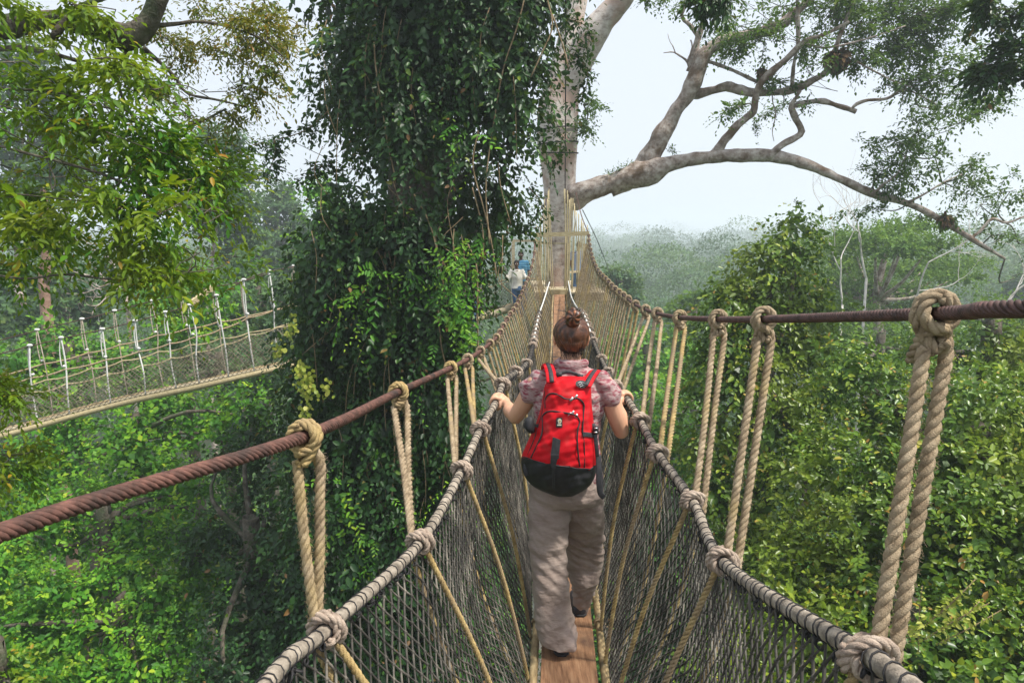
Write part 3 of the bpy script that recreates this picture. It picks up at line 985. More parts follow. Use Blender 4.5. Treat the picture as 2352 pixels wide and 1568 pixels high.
tree('creeper_draped_tree', 'pointed tree draped in glossy climbing leaves behind the right-hand ropes', 'tree',
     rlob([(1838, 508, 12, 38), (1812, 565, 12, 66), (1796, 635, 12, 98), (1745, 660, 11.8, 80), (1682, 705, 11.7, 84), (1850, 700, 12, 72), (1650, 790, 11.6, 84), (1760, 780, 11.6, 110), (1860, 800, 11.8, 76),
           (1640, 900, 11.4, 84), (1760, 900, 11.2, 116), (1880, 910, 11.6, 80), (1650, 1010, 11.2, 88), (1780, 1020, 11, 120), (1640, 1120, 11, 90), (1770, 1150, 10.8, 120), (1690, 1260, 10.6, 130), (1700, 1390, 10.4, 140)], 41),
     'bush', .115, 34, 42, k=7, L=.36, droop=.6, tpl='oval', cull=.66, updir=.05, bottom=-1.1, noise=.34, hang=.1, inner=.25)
tree('glossy_broadleaf_tree', 'large round glossy-leaved canopy filling the right side under the thick rope hanger', 'tree',
     rlob([(2130, 1010, 8.6, 230), (2330, 1000, 8.8, 220), (2000, 1150, 8.2, 210), (2200, 1180, 7.8, 240), (2400, 1200, 7.6, 240), (2080, 1330, 7.2, 240), (2320, 1350, 7, 250), (1960, 900, 9.4, 120)], 43, extra=7),
     'bush', .09, 48, 44, k=7, L=.3, droop=.35, tpl='oval', cull=.66, bottom=-.5, noise=.4, inner=.22)
tree('low_broadleaf_tree', 'nearer low leafy canopy at the bottom right corner below the net', 'tree',
     rlob([(1930, 1440, 7, 190), (2120, 1520, 6.4, 210), (2330, 1540, 6, 230), (1860, 1320, 8, 150), (1800, 1560, 7, 200), (2050, 1700, 6, 250), (2500, 1480, 6, 220)], 45, extra=7),
     'bush', .095, 48, 46, k=7, L=.32, droop=.3, tpl='oval', cull=.66, bottom=-.5, noise=.4, inner=.22)
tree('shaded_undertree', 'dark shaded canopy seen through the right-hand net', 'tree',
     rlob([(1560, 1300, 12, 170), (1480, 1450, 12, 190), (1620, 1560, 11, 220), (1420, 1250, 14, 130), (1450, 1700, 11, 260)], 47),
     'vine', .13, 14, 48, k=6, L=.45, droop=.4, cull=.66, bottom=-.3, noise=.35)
tree('bushy_tree', 'leafy bush crown topping the canopy at the right edge below the cable', 'tree',
     rlob([(2260, 830, 12, 90), (2340, 800, 12, 90), (2170, 820, 13, 80), (2400, 860, 12, 110), (2080, 850, 13, 80)], 49, extra=5),
     'bush', .11, 22, 50, k=7, L=.36, droop=.35, cull=.66, bottom=-.5, noise=.45)


def yellow_fronds():
    rng = np.random.default_rng(8)
    root = thing('yellow_frond_shrub', 'shrub with bright yellow feathery fronds at the lower right', 'shrub', tuple(P(2130, 1560, 5.1)))
    cb, tw = MB(), MB()
    for a, b_, c_ in [((2110, 1500), (2112, 1400), (2118, 1345)), ((2120, 1440), (2180, 1390), (2225, 1345)), ((2120, 1470), (2200, 1420), (2270, 1385)), ((2150, 1480), (2230, 1440), (2300, 1400)), ((2105, 1460), (2080, 1430), (2068, 1400)), ((2140, 1420), (2200, 1370), (2240, 1330)), ((2160, 1450), (2220, 1410), (2250, 1380))]:
        c = curve([P(*a, 5.1), P(*b_, 5.0), P(*c_, 5.0)], 22)
        tw.tube(c, .004, 4)
        st = np.gradient(c, axis=0)
        for sg in (-1, 1):
            sd = nrmz(np.cross(nrmz(st), np.array([0, -1., .3])))*sg
            leaves(cb, c+rng.normal(size=c.shape)*.012, sd+nrmz(st)*.5+np.array([0, 0, -.3])+rng.normal(size=c.shape)*.35, np.array([0, -1., .8])+rng.normal(size=c.shape)*.5, .05*np.sin(np.linspace(.5, 2.8, 22))*(.6+.6*rng.random(22)), 'oval', .3+.6*rng.random(22), rng)
    cb.build('fronds', LM['cream'], root)
    tw.build('stems', M['vine'], root)


yellow_fronds()


def umbrella_tree():
    rng = np.random.default_rng(60)
    Y = 36
    g = P(2020, 700, Y)
    gz = float(ground_h(g[0], Y))
    root = thing('flat_topped_tree', 'flat-topped pale green tree with layered boughs in the haze at the right', 'tree', (g[0], Y, gz))
    mb = MB()
    trunk_mesh(mb, [(g[0], Y, gz), (g[0], Y, g[2]-3), P(2010, 690, Y), P(2030, 600, Y), P(2040, 530, Y)], [.4, .34, .24, .14, .06], 10, step=.5)
    cb = MB()
    lob = []
    for (x, y, rx, ry) in [(2010, 545, 90, 14), (2090, 520, 70, 12), (1960, 560, 60, 14), (2140, 560, 70, 14), (2060, 575, 90, 16), (2200, 605, 70, 12), (2120, 620, 80, 16), (2010, 620, 80, 18), (2190, 640, 60, 12), (1940, 600, 60, 22), (2060, 670, 80, 20), (1960, 660, 70, 30), (2000, 720, 90, 30), (1900, 640, 50, 40), (1900, 560, 50, 30), (2100, 720, 70, 24), (1930, 720, 80, 40), (2010, 790, 110, 40), (1900, 820, 100, 60)]:
        Yl = Y+rng.normal()*2.5
        c, R = pl(x, y, Yl, rx, ry*.8, rx*.8)
        lob.append((c, R))
        mb.tube(curve([P(2015, 690, Y), (P(2015, 690, Y)+c)/2+np.array([0, 0, -.4]), c], 8), np.linspace(.14, .03, 8), 5)
    mb.build('trunk', M['bark_limb'], root)
    crown_lobes(cb, lob, .2, 15, 61, k=6, L=.6, droop=.15, tpl='card', cull=.8, noise=.3, bottom=-.8)
    cb.build('crown', LM['pale'], root)


umbrella_tree()


def bare_tree(name, label, base, tip, Y, L, r, seed, depth=4, bark='dead', group=None, up=.5):
    rng = np.random.default_rng(seed)
    a = P(*base, Y); b = P(*tip, Y)
    gz = float(ground_h(a[0], Y))
    root = thing(name, label, 'tree', (a[0], Y, gz), group)
    mb = MB()
    mb.tube(curve([(a[0], Y, gz), (a[0]+.1, Y, (gz+a[2])/2), a], 8), np.linspace(r*1.6, r, 8), 7)
    mb.build('trunk', M[bark], root)
    bb = MB()
    skeleton(bb, a, b-a, L, r*.9, depth, rng, up=up)
    bb.build('branches', M[bark], root)


bare_tree('bare_tree', 'leafless white-branched tree standing against the hazy flat-topped tree', (1935, 700), (1925, 560), 30, 2.0, .05, 71, 4)
bare_tree('bare_tree', 'thin leafless tree leaning right just beyond the canopy at the right', (2090, 730), (2150, 640), 26, 2.2, .05, 72, 4)
bare_tree('bare_tree', 'leafless pale tree at the far right edge behind the bushes', (2290, 760), (2330, 700), 20, 1.7, .05, 73, 4)
bare_tree('bare_tree', 'short leafless tree with upright twigs left of the flat-topped tree', (1990, 640), (1985, 570), 32, 2.2, .06, 75, 4)


def ctree(label, specs, lm, leaf, dens, seed, name='forest_tree', extra=4, tpl='card', **kw):
    kw.setdefault('k', 6); kw.setdefault('L', .6); kw.setdefault('droop', .25)
    return tree(name, label, 'tree', rlob(specs, seed, extra=extra), lm, leaf, dens, seed+1, tpl=tpl, cull=.7, bottom=-.6, noise=.4, **kw)


# mid-distance trees seen between the right-hand ropes
ctree('rounded green tree rising in the haze right of the platform trunk', [(1425, 640, 46, 40), (1395, 660, 46, 34), (1450, 670, 46, 34), (1420, 700, 45, 50)], 'far', .34, 5, 80)
ctree('soft yellow-green crown in the hazy valley between the right ropes', [(1490, 800, 34, 60), (1430, 800, 33, 50), (1540, 840, 32, 60), (1470, 870, 31, 60)], 'bright', .3, 5, 82)
ctree('bright leafy crown just beyond the right hand rope', [(1520, 960, 22, 80), (1580, 900, 23, 60), (1480, 1040, 20, 90), (1560, 1060, 20, 90)], 'bright', .22, 8, 84)
ctree('dull green crown in the haze left of the pointed creeper-draped tree', [(1600, 700, 40, 44), (1560, 720, 40, 40), (1630, 740, 38, 46), (1580, 780, 38, 60)], 'pale', .32, 5, 86)
ctree('olive crown behind the creeper-draped tree under the cable', [(1960, 790, 24, 80), (2040, 820, 24, 80), (1920, 860, 20, 70), (2100, 790, 25, 70)], 'pale', .2, 9, 88)
ctree('greyish thinly leaved crown at the far right beyond the bushes', [(2250, 730, 30, 70), (2340, 740, 30, 70), (2180, 760, 28, 60)], 'pale', .22, 6, 90)
ctree('misty dark crown at the right edge under the sprawling limb', [(2340, 650, 60, 34), (2370, 680, 60, 50)], 'far', .4, 5, 92)
# overhanging dark foliage at the top right corner
def corner():
    rng = np.random.default_rng(95)
    b = np.array([8.6, 10.5, float(ground_h(8.6, 10.5))])
    root = thing('dark_leaved_tree', 'dark-leaved tree whose sprays hang into the top right corner', 'tree', tuple(b))
    mb = MB()
    trunk_mesh(mb, [b, (8.7, 10.5, -10), (8.8, 10.6, 0), (8.7, 10.5, 5), (8.5, 10.4, 9)], [.5, .4, .3, .25, .1], 12, step=.4)
    mb.build('trunk', M['bark_dark'], root)
    cb, tw = MB(), MB()
    for i, (x, y, rx, ry, n) in enumerate([(2250, 10, 40, 14, 30), (2310, 20, 40, 20, 40), (2350, 40, 30, 20, 34), (2340, 100, 30, 24, 50), (2310, 130, 24, 20, 34), (2345, 160, 24, 20, 34), (2280, 150, 20, 10, 14), (2265, 160, 10, 12, 8), (2420, 100, 50, 80, 60)]):
        spray(cb, tw, x, y, rx, ry, 10.5, n, rng, P(2430, y+10, 10.5), .12, 6, .3, .5, 'oval', .5, -.8, i)
    for i, (x, y, rx, ry, n) in enumerate([(1640, -14, 22, 6, 8), (1656, -4, 6, 6, 3), (1628, -8, 8, 6, 3)]):
        spray(cb, tw, x, y, rx, ry, 10.2, n, rng, P(1640, -120, 10.2), .13, 6, .25, .9, 'long', .3, -.8, i)
    tw.tube(curve([P(1640, -120, 10.2), P(1900, -260, 10.3), P(2200, -200, 10.4), np.array([8.7, 10.5, 5])], 20), np.linspace(.02, .08, 20), 6)
    for y in (0, 20, 40, 100, 130, 160):
        tw.tube(curve([P(2430, y+10, 10.5), P(2520, y-60, 10.5), np.array([8.7, 10.5, 4])], 10), np.linspace(.02, .06, 10), 5)
    tw.build('branch', M['bark_dark'], root)
    cb.build('crown', LM['vine'], root)


corner()

# ------------------------------------------------------------------ left background trees
ctree('tall hazy tree with stacked leafy tiers between the near leaves and the creeper', [(520, 340, 42, 50), (490, 320, 42, 40), (545, 400, 42, 46), (520, 450, 42, 54), (560, 480, 41, 46), (490, 520, 41, 60), (545, 560, 41, 60), (450, 450, 43, 60)], 'far', .32, 7, 100, tpl='card')
ctree('pale blue-green tree fading into haze left of the creeper', [(640, 460, 58, 44), (650, 500, 57, 56), (610, 530, 57, 50), (690, 540, 56, 50), (640, 590, 55, 70), (700, 620, 54, 60), (580, 600, 56, 60)], 'far', .36, 6, 102)
ctree('yellow-green tree rising directly behind the creeper on its left', [(730, 440, 26, 40), (755, 480, 26, 40), (740, 540, 26, 50), (700, 590, 27, 40)], 'bright', .2, 9, 104)
ctree('dim grey-green tree filling the gap behind the near leaves at the far left', [(40, 130, 40, 60), (30, 210, 40, 70), (90, 180, 41, 60), (20, 330, 40, 80), (130, 300, 42, 70), (60, 430, 40, 80), (180, 400, 42, 70)], 'far', .32, 5, 106)
ctree('mid green canopy beyond the far bridge on the left', [(110, 640, 34, 80), (200, 700, 32, 80), (30, 700, 34, 80), (120, 760, 30, 90), (270, 640, 36, 70)], 'far', .3, 6, 108)
ctree('leafy bright crown just behind the middle of the far rope bridge', [(430, 660, 24, 60), (400, 700, 23, 70), (480, 690, 23, 60), (440, 760, 22, 80), (360, 690, 24, 50)], 'bright', .2, 10, 110)
ctree('soft green crowns behind the right end of the far rope bridge', [(600, 680, 30, 70), (540, 640, 32, 60), (660, 700, 29, 70), (560, 740, 27, 80), (640, 780, 26, 80)], 'far', .26, 7, 112)
ctree('green crown rising behind the left end of the far rope bridge', [(140, 820, 20, 90), (40, 850, 19, 90), (250, 820, 21, 80), (160, 900, 18, 90), (330, 850, 20, 80)], 'bright', .18, 9, 114)
ctree('olive crown behind the netting at the middle of the far bridge', [(480, 850, 21, 80), (560, 820, 22, 70), (400, 900, 19, 80), (600, 870, 20, 70)], 'far', .2, 9, 116)
ctree('shaded crown under the deck of the far rope bridge', [(200, 1010, 17, 100), (330, 990, 17, 90), (90, 1080, 16, 100), (450, 960, 18, 90), (560, 950, 17, 90), (300, 1080, 16, 100)], 'bright', .16, 12, 118, extra=5)
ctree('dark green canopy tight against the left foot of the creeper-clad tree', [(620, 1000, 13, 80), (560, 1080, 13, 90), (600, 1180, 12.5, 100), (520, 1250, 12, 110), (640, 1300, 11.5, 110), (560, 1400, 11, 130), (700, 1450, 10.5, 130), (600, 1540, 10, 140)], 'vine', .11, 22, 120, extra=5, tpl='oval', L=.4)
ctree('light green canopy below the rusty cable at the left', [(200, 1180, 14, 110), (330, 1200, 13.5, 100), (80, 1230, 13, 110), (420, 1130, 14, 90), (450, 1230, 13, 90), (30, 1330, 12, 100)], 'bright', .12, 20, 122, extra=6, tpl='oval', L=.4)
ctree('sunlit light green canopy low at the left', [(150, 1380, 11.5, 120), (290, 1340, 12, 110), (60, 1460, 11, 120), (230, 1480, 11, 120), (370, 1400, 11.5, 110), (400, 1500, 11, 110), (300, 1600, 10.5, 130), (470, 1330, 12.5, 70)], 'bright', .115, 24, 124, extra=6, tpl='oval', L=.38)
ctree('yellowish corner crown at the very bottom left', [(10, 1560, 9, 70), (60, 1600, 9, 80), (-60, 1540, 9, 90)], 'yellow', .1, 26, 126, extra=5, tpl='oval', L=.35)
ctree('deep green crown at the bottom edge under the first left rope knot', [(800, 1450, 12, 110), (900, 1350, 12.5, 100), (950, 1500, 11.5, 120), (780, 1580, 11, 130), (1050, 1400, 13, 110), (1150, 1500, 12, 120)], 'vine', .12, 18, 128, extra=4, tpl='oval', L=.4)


def lone_trunk(label, pts, Y, bark, seed, kids=0):
    a = P(*pts[0][:2], Y)
    gz = float(ground_h(a[0], Y))
    root = thing('bare_trunk_tree', label, 'tree', (a[0], Y, gz))
    mb = MB()
    q = [(a[0], Y, gz)]+[tuple(P(x, y, Y)) for x, y, w in pts]
    trunk_mesh(mb, q, [pts[0][2]*.6*Y/FPX]+[w*.5*Y/FPX for x, y, w in pts], 10, .06, seed, .4)
    mb.build('trunk', M[bark], root)
    if kids:
        rng = np.random.default_rng(seed)
        b = MB()
        for _ in range(kids):
            skeleton(b, P(*pts[-1][:2], Y), nrmz(rng.normal(size=3)+np.array([0, 0, .8])), 1.0, .05, 3, rng)
        b.build('branches', M[bark], root)
    else:
        cb = MB()
        crown_lobes(cb, rlob([(pts[-1][0], pts[-1][1]-20, Y, 50), (pts[-1][0]+30, pts[-1][1]-50, Y, 40)], seed), .3, 5, seed, k=6, L=.6, tpl='card')
        cb.build('crown', LM['far'], root)


lone_trunk('reddish-brown straight trunk behind the left end of the far rope bridge', [(108, 730, 24), (106, 650, 20), (104, 560, 18), (100, 430, 15)], 27, 'bark_red', 1)
lone_trunk('pale grey trunk showing between leaves above the far bridge', [(148, 640, 18), (150, 560, 13), (152, 430, 10)], 34, 'bark', 2)
lone_trunk('dark slanting trunk at the far left behind the netting', [(62, 760, 14), (42, 690, 13), (38, 640, 12), (42, 500, 10)], 30, 'bark_limb', 3)
lone_trunk('forked bare tree standing behind the middle of the far rope bridge', [(300, 790, 9), (298, 740, 9), (292, 690, 8), (285, 655, 7)], 26, 'bark_limb', 4, 3)
lone_trunk('leaning pale trunk above the far bridge beside the near leaves', [(470, 690, 12), (478, 640, 11), (486, 600, 9), (500, 500, 7)], 36, 'bark_limb', 5)
lone_trunk('bleached dead tree in the pale clearing on the left', [(225, 690, 7), (230, 665, 6), (235, 640, 4)], 52, 'dead', 6, 4)
# ------------------------------------------------------------------ the main rope bridge
def xc(y):
    return .065+.0648*y


def floor_z(y):
    return np.interp(y, [-2, 0, 1, 2.8, 4.5, 6, 8, 10, 12, 14, 15, 16.4, 17.2], [-1.45, -1.68, -1.8, -1.965, -2.06, -2.13, -2.16, -2.12, -2.0, -1.8, -1.66, -1.47, -1.42])


CR = [(2352, 709, .88), (2150, 720, 1.2), (1755, 733, 2.2), (1650, 733, 2.85), (1562, 729, 3.7), (1510, 720, 4.5), (1476, 708, 5.4), (1451, 694, 6.2), (1437, 682, 6.9), (1421, 670, 7.8), (1408, 659, 8.6), (1392, 641, 9.9), (1376, 625, 11.3), (1366, 606, 12.5), (1359, 584, 13.9), (1354, 557, 15.3), (1352, 536, 16.4)]
CL = [(0, 1224, .98), (700, 1002, 1.6), (915, 900, 2.7), (1035, 845, 3.9), (1083, 820, 4.8), (1120, 793, 5.9), (1146, 768, 7.0), (1158, 744, 7.9), (1171, 722, 8.8), (1183, 705, 9.8), (1193, 686, 10.9), (1205, 657, 12.4), (1216, 631, 13.8), (1226, 586, 15.4), (1229, 545, 16.4)]
RR = [(1995, 1510, 1.05), (1660, 1290, 1.9), (1590, 1150, 2.4), (1510, 1040, 2.8), (1470, 965, 3.1), (1440, 916, 3.4), (1417, 896, 3.8), (1396, 856, 4.8), (1362, 781, 7), (1341, 722, 10), (1325, 706, 12), (1312, 680, 14), (1305, 645, 16.3)]
RL = [(750, 1445, 1.5), (965, 1245, 2.1), (1060, 1080, 2.7), (1103, 986, 3.05), (1140, 922, 3.45), (1161, 872, 3.9), (1202, 843, 4.9), (1219, 812, 6), (1229, 764, 8.5), (1238, 722, 11), (1249, 690, 14), (1262, 648, 16.3)]


def world_curve(spec, near):
    p = [P(*s) for s in spec]
    d = p[0]-p[1]
    pre = [np.array(q, float) for q in near]
    top = P(1322, 432, 18.7)
    return curve(pre+p, step=.02)


cabR = world_curve(CR, [(.85, -1.2, .12), (.74, .2, -.02)])
cabL = world_curve(CL, [(-.75, -1.0, -.2), (-.78, .1, -.36)])
rimR = curve([np.array([.62, -.6, -.35])]+[P(2080+40, 1600, .88)]+[P(*s) for s in RR], step=.02)
rimL = curve([np.array([-.42, -.6, -.55]), P(560, 1640, 1.1)]+[P(*s) for s in RL], step=.02)


def at_y(c, y):
    return np.array([np.interp(y, c[:, 1], c[:, k]) for k in range(3)])


def sub_y(c, a, b):
    return c[(c[:, 1] >= a) & (c[:, 1] <= b)]


bridge = thing('rope_bridge', 'rope canopy walkway with black netting running straight to the pale tree', 'rope bridge', (xc(8), 8, float(floor_z(8))))


def cable(c, mat_, R, ph):
    mb = MB()
    near = sub_y(c, -2, 6.2)
    twisted(mb, near, R, 6, .085, 14, 6, ph)
    far = sub_y(c, 6.15, 17)
    mb.tube(far[::8], R, 8)
    return mb.build('cable', M[mat_], bridge)


cable(cabL, 'cable', .0155, 0)
cable(cabR, 'cable_dark', .0125, 1)
# cables rising from the spreader to the trunk
mb = MB()
for c, e in ((cabL, P(1262, 430, 18.6)), (cabR, P(1322, 440, 18.6))):
    mid = (c[-1]+e)/2+np.array([0, 0, -.12])
    mb.tube(curve([c[-1], mid, e], 12), .012, 6)
mb.build('cable_stay', M['cable'], bridge)


def helix(c, ax, r, rr, turns, adv, ph=0, n=26, sq=1.0, down=None):
    ax = nrmz(np.asarray(ax, float))
    up = np.array([0, 0, 1.]); up = nrmz(up-ax*up.dot(ax)); sd = np.cross(ax, up)
    t = np.linspace(0, turns*2*PI, int(n*turns)+2)
    a = t+ph
    return c + ax*(adv*(t/(2*PI)-turns/2))[:, None] + (up*np.cos(a)[:, None]*sq+sd*np.sin(a)[:, None])*(r+rr)


def top_knot(c, ax, R, seed, sgn):
    """hitch of the hanger over the steel cable"""
    rg = np.random.default_rng(seed)
    mb = MB()
    rr = R*.92
    det = c[1] < 5
    def tw(p):
        twisted(mb, p, rr, 3, .06, 8 if det else 5, 6 if det else 4, rg.random()*6)
    cr = .015
    ax = nrmz(np.asarray(ax))
    up = np.array([0, 0, 1.])
    out = np.cross(ax, up)*sgn
    # two turns round the cable
    tw(helix(c+up*.002, ax, cr+.002, rr, 2.15, rr*1.9, PI*.9+rg.random()*.5, 22, 1.08))
    # crossing turn that holds the two legs below the cable
    cc = c-up*(cr+rr*2.2)+ax*.004
    t = np.linspace(0, 2*PI*1.35, 34)
    a1, a2 = rr*2.15, rr*1.5
    p = cc + ax*(np.cos(t+.6)*a1)[:, None] + out*(np.sin(t+.6)*a2)[:, None] + up*(np.linspace(.014, -.02, 34)+.012*np.sin(t*1.0+rg.random()*6))[:, None]
    tw(p)
    # diagonal ridge from the cable down to the outer leg
    p = curve([c+up*(cr+rr*1.3)-ax*rr*1.2, c+out*(cr+rr*1.5)*1+ax*.0, cc+out*a2*.8+ax*rr*1.2, cc+ax*a1*1.05-up*.02], 20)
    tw(p)
    p = curve([c+up*(cr+rr*1.2)+ax*rr*1.3, c-out*(cr+rr*1.45)+ax*.006, cc-out*a2*.9-ax*rr*.6, cc-ax*a1*.7-up*.03], 20)
    tw(p)
    # short cut tail
    if det:
        p = curve([cc-out*a2*.8, cc-out*a2*1.1-up*.03+ax*.02, cc-out*a2*.8-up*.045+ax*.04], 8)
        tw(p)
    return mb


def rim_knot(c, ax, R, seed):
    rg = np.random.default_rng(seed)
    mb = MB()
    det = c[1] < 5
    rr = R*.85
    def tw(p):
        twisted(mb, p, rr, 3, .055, 8 if det else 5, 6 if det else 4, rg.random()*6)
    ax = nrmz(np.asarray(ax))
    tw(helix(c, ax, .019, rr, 2.3, rr*1.95, rg.random()*6, 22))
    ax2 = nrmz(ax+.5*np.array([0, 0, 1.])+rg.normal(size=3)*.12)
    tw(helix(c, ax2, .019+rr*1.0, rr, 1.15, rr*1.2, rg.random()*6, 22))
    return mb


HR = .0128


def side(cab, rim, yl, yr, sgn, seed, nearrope):
    """one row of hangers: yl = distances of cable knots, yr = distances of the matching hand-rope knots"""
    rg = np.random.default_rng(seed)
    T = lambda c, y: nrmz(at_y(c, y+.05)-at_y(c, y-.05))
    for i, (ya, yb) in enumerate(zip(yl, yr)):
        a = at_y(cab, ya); b = at_y(rim, yb)
        t = T(cab, ya)
        dx = nrmz(np.array([1.0, .35, 0]))*(.027 if ya < 7 else .02)
        mb = MB()
        det = ya < 3.2
        mid = ya < 7
        out = np.array([sgn*1.0, 0, 0])
        fl = np.array([xc(yb+.1)+sgn*.19, yb+.1, float(floor_z(yb+.1))-.03])
        q = (rg.random()-.5)*.02
        s1 = a-dx*.75+np.array([0, 0, -.06]); e1 = b-dx*.3+out*.018+np.array([0, 0, .012])
        leg1 = curve([s1, s1*.5+e1*.5+out*q*.5, e1], step=.02)
        s2 = a+dx*1.25+np.array([0, 0, -.075]); e2 = b+dx*.3+out*.034+np.array([0, 0, -.05])
        leg2 = curve([a+dx*.5+np.array([0, 0, -.03]), s2+np.array([0, 0, .012]), s2*.85+e2*.15, s2*.5+e2*.5-out*q*.4, e2], step=.02)
        if ya > 5.5:
            e1 = np.array([xc(ya)+sgn*.35, ya-.05, float(floor_z(ya))-.01])
            e2 = e1+dx*.8
            leg1 = np.linspace(s1, e1, 60); leg2 = np.linspace(a+dx*.9+np.array([0, 0, -.05]), e2, 60)
        mat_ = 'rope' if (i % 3 or det) else 'rope_gold'
        if mid:
            twisted(mb, leg1, HR, 3, .066, 10 if det else 6, 7 if det else 5, rg.random()*6)
            twisted(mb, leg2, HR, 3, .066, 10 if det else 6, 7 if det else 5, rg.random()*6)
        else:
            twisted(mb, leg1, HR, 2, .06, 4, 4, rg.random()*6)
            twisted(mb, leg2, HR, 2, .06, 4, 4, rg.random()*6)
        if ya < 5:
            for lg in (leg1, leg2):
                nf = 420 if det else 200
                k = rg.integers(1, len(lg)-1, nf)
                Tg = nrmz(np.gradient(lg, axis=0))[k]
                d_ = nrmz(np.cross(Tg, rg.normal(size=(nf, 3))))
                A_ = lg[k]+Tg*rg.uniform(-.01, .01, nf)[:, None]+d_*HR*.85
                mb.segs(A_, A_+d_*(.003+.007*rg.random(nf))[:, None]+Tg*rg.normal(size=(nf, 1))*.007, .00035, 3)
        h = mb.build('hanger_rope', M[mat_], bridge)
        # tail inside the net down to the deck
        mb = MB()
        s0 = b-out*.02+np.array([0, 0, -.03])
        ins = curve([s0, (s0*.55+fl*.45)-out*.035, fl-out*.01+np.array([0, 0, .05]), fl], step=.02)
        if ya > 5.5:
            ins = ins[::2]
        twisted(mb, ins, HR*.8, 3 if mid else 2, .055, 7 if mid else 4, 5 if mid else 4, rg.random()*6)
        if ya <= 5.5:
            ot = curve([leg2[-1], (leg2[-1]+fl)/2+out*.05, fl+out*.03], step=.02)
            twisted(mb, ot, HR*.85, 3, .055, 6, 5, rg.random()*6)
        k2 = mb.build('lower_rope', M['rope_gold'], bridge)
        if ya < 12:
            top_knot(a, t, HR, seed*100+i, sgn).build('cable_knot', M['rope_gold' if (sgn < 0 and i < 3) else 'rope'], h)
            rim_knot(b, T(rim, yb), HR, seed*100+i+50).build('rim_knot', M['rope_pink'], h)
        else:
            k = MB(); k.ball(a-np.array([0, 0, .015]), (.03, .03, .045), 8, 6)
            k.tube(helix(a, t, .016, HR, 1.5, .02), HR, 5)
            k.build('cable_knot', M['rope'], h)


farY = list(np.arange(7.2, 16.3, .56))
side(cabL, rimL, [1.6, 2.7, 3.9, 4.6, 5.35, 6.1, 6.7]+farY, [1.5, 2.1, 2.7, 3.05, 3.75, 4.4, 5.2]+[y-.4 for y in farY], -1, 5, True)
side(cabR, rimR, [1.2, 2.2, 2.85, 3.7, 4.5, 5.2, 5.9, 6.6]+farY, [1.05, 1.9, 2.4, 2.8, 3.1, 3.95, 4.8, 5.6]+[y-.3 for y in farY], 1, 6, True)
# the hangers above the spreader
mb = MB()
rg = np.random.default_rng(4)
for (x0, x1, y0, y1, n) in [(1229, 1262, 545, 660, 16), (1296, 1352, 545, 650, 20)]:
    for i in range(n):
        t = (i+.5)/n
        x = x0+(x1-x0)*t
        left = x0 < 1290
        ytop = (540-(t)*110) if left else (430+t*100)
        Yt = 16.6+rg.random()*1.8
        a = P(x+rg.normal()*2, ytop+rg.normal()*6, Yt)
        b = P(x+(4 if left else -4)+rg.normal()*3, 660+rg.normal()*14, Yt-.2)
        mb.tube(curve([a, (a+b)/2+rg.normal(size=3)*.015, b], 8), .0125, 5)
mb.build('end_hangers', M['beam'], bridge, label='bunched pale ropes between the spreader bar and the trunk')


def hand_rope(c, sgn):
    n_ = sub_y(c, -1, 7.5)
    mb = MB()
    rg = np.random.default_rng(3)
    mb.tube(n_, .0175+.0012*snoise(n_, 60, 3), 10)
    hr = mb.build('hand_rope', M['rope_grey'], bridge)
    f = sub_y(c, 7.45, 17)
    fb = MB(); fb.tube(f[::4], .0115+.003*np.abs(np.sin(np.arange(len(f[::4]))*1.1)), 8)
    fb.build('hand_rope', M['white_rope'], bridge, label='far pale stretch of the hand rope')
    wb = MB()
    L = np.r_[0, np.cumsum(np.linalg.norm(np.diff(n_, axis=0), axis=1))]
    T, N, B = frames(n_)
    s = 0
    while s < L[-1]:
        i = min(len(n_)-1, int(np.searchsorted(L, s)))
        a = np.linspace(0, 2*PI, 11)
        tilt = .007
        p = n_[i]+(N[i]*np.cos(a)[:, None]+B[i]*np.sin(a)[:, None])*.0192+T[i]*(tilt*np.sin(a+1))[:, None]
        wb.tube(p, .0017, 4, cap=False)
        s += .028+.012*rg.random()
    # knotted tufts where the net is laced on
    s = 0
    while s < L[-1]:
        i = min(len(n_)-1, int(np.searchsorted(L, s)))
        c0 = n_[i]+np.array([-sgn*.006, 0, -.024])
        for q in range(3):
            a = np.linspace(0, 2*PI, 10)
            u = nrmz(rg.normal(size=3)); v = nrmz(np.cross(u, rg.normal(size=3)))
            r = .006+.006*rg.random()
            wb.tube(c0+rg.normal(size=3)*.005+(u*np.cos(a)[:, None]+v*np.sin(a)[:, None])*r, .0028, 4, cap=False)
        s += .05+.02*rg.random()
    wb.build('lashing', M['lash'], hr)


hand_rope(rimL, -1)
hand_rope(rimR, 1)


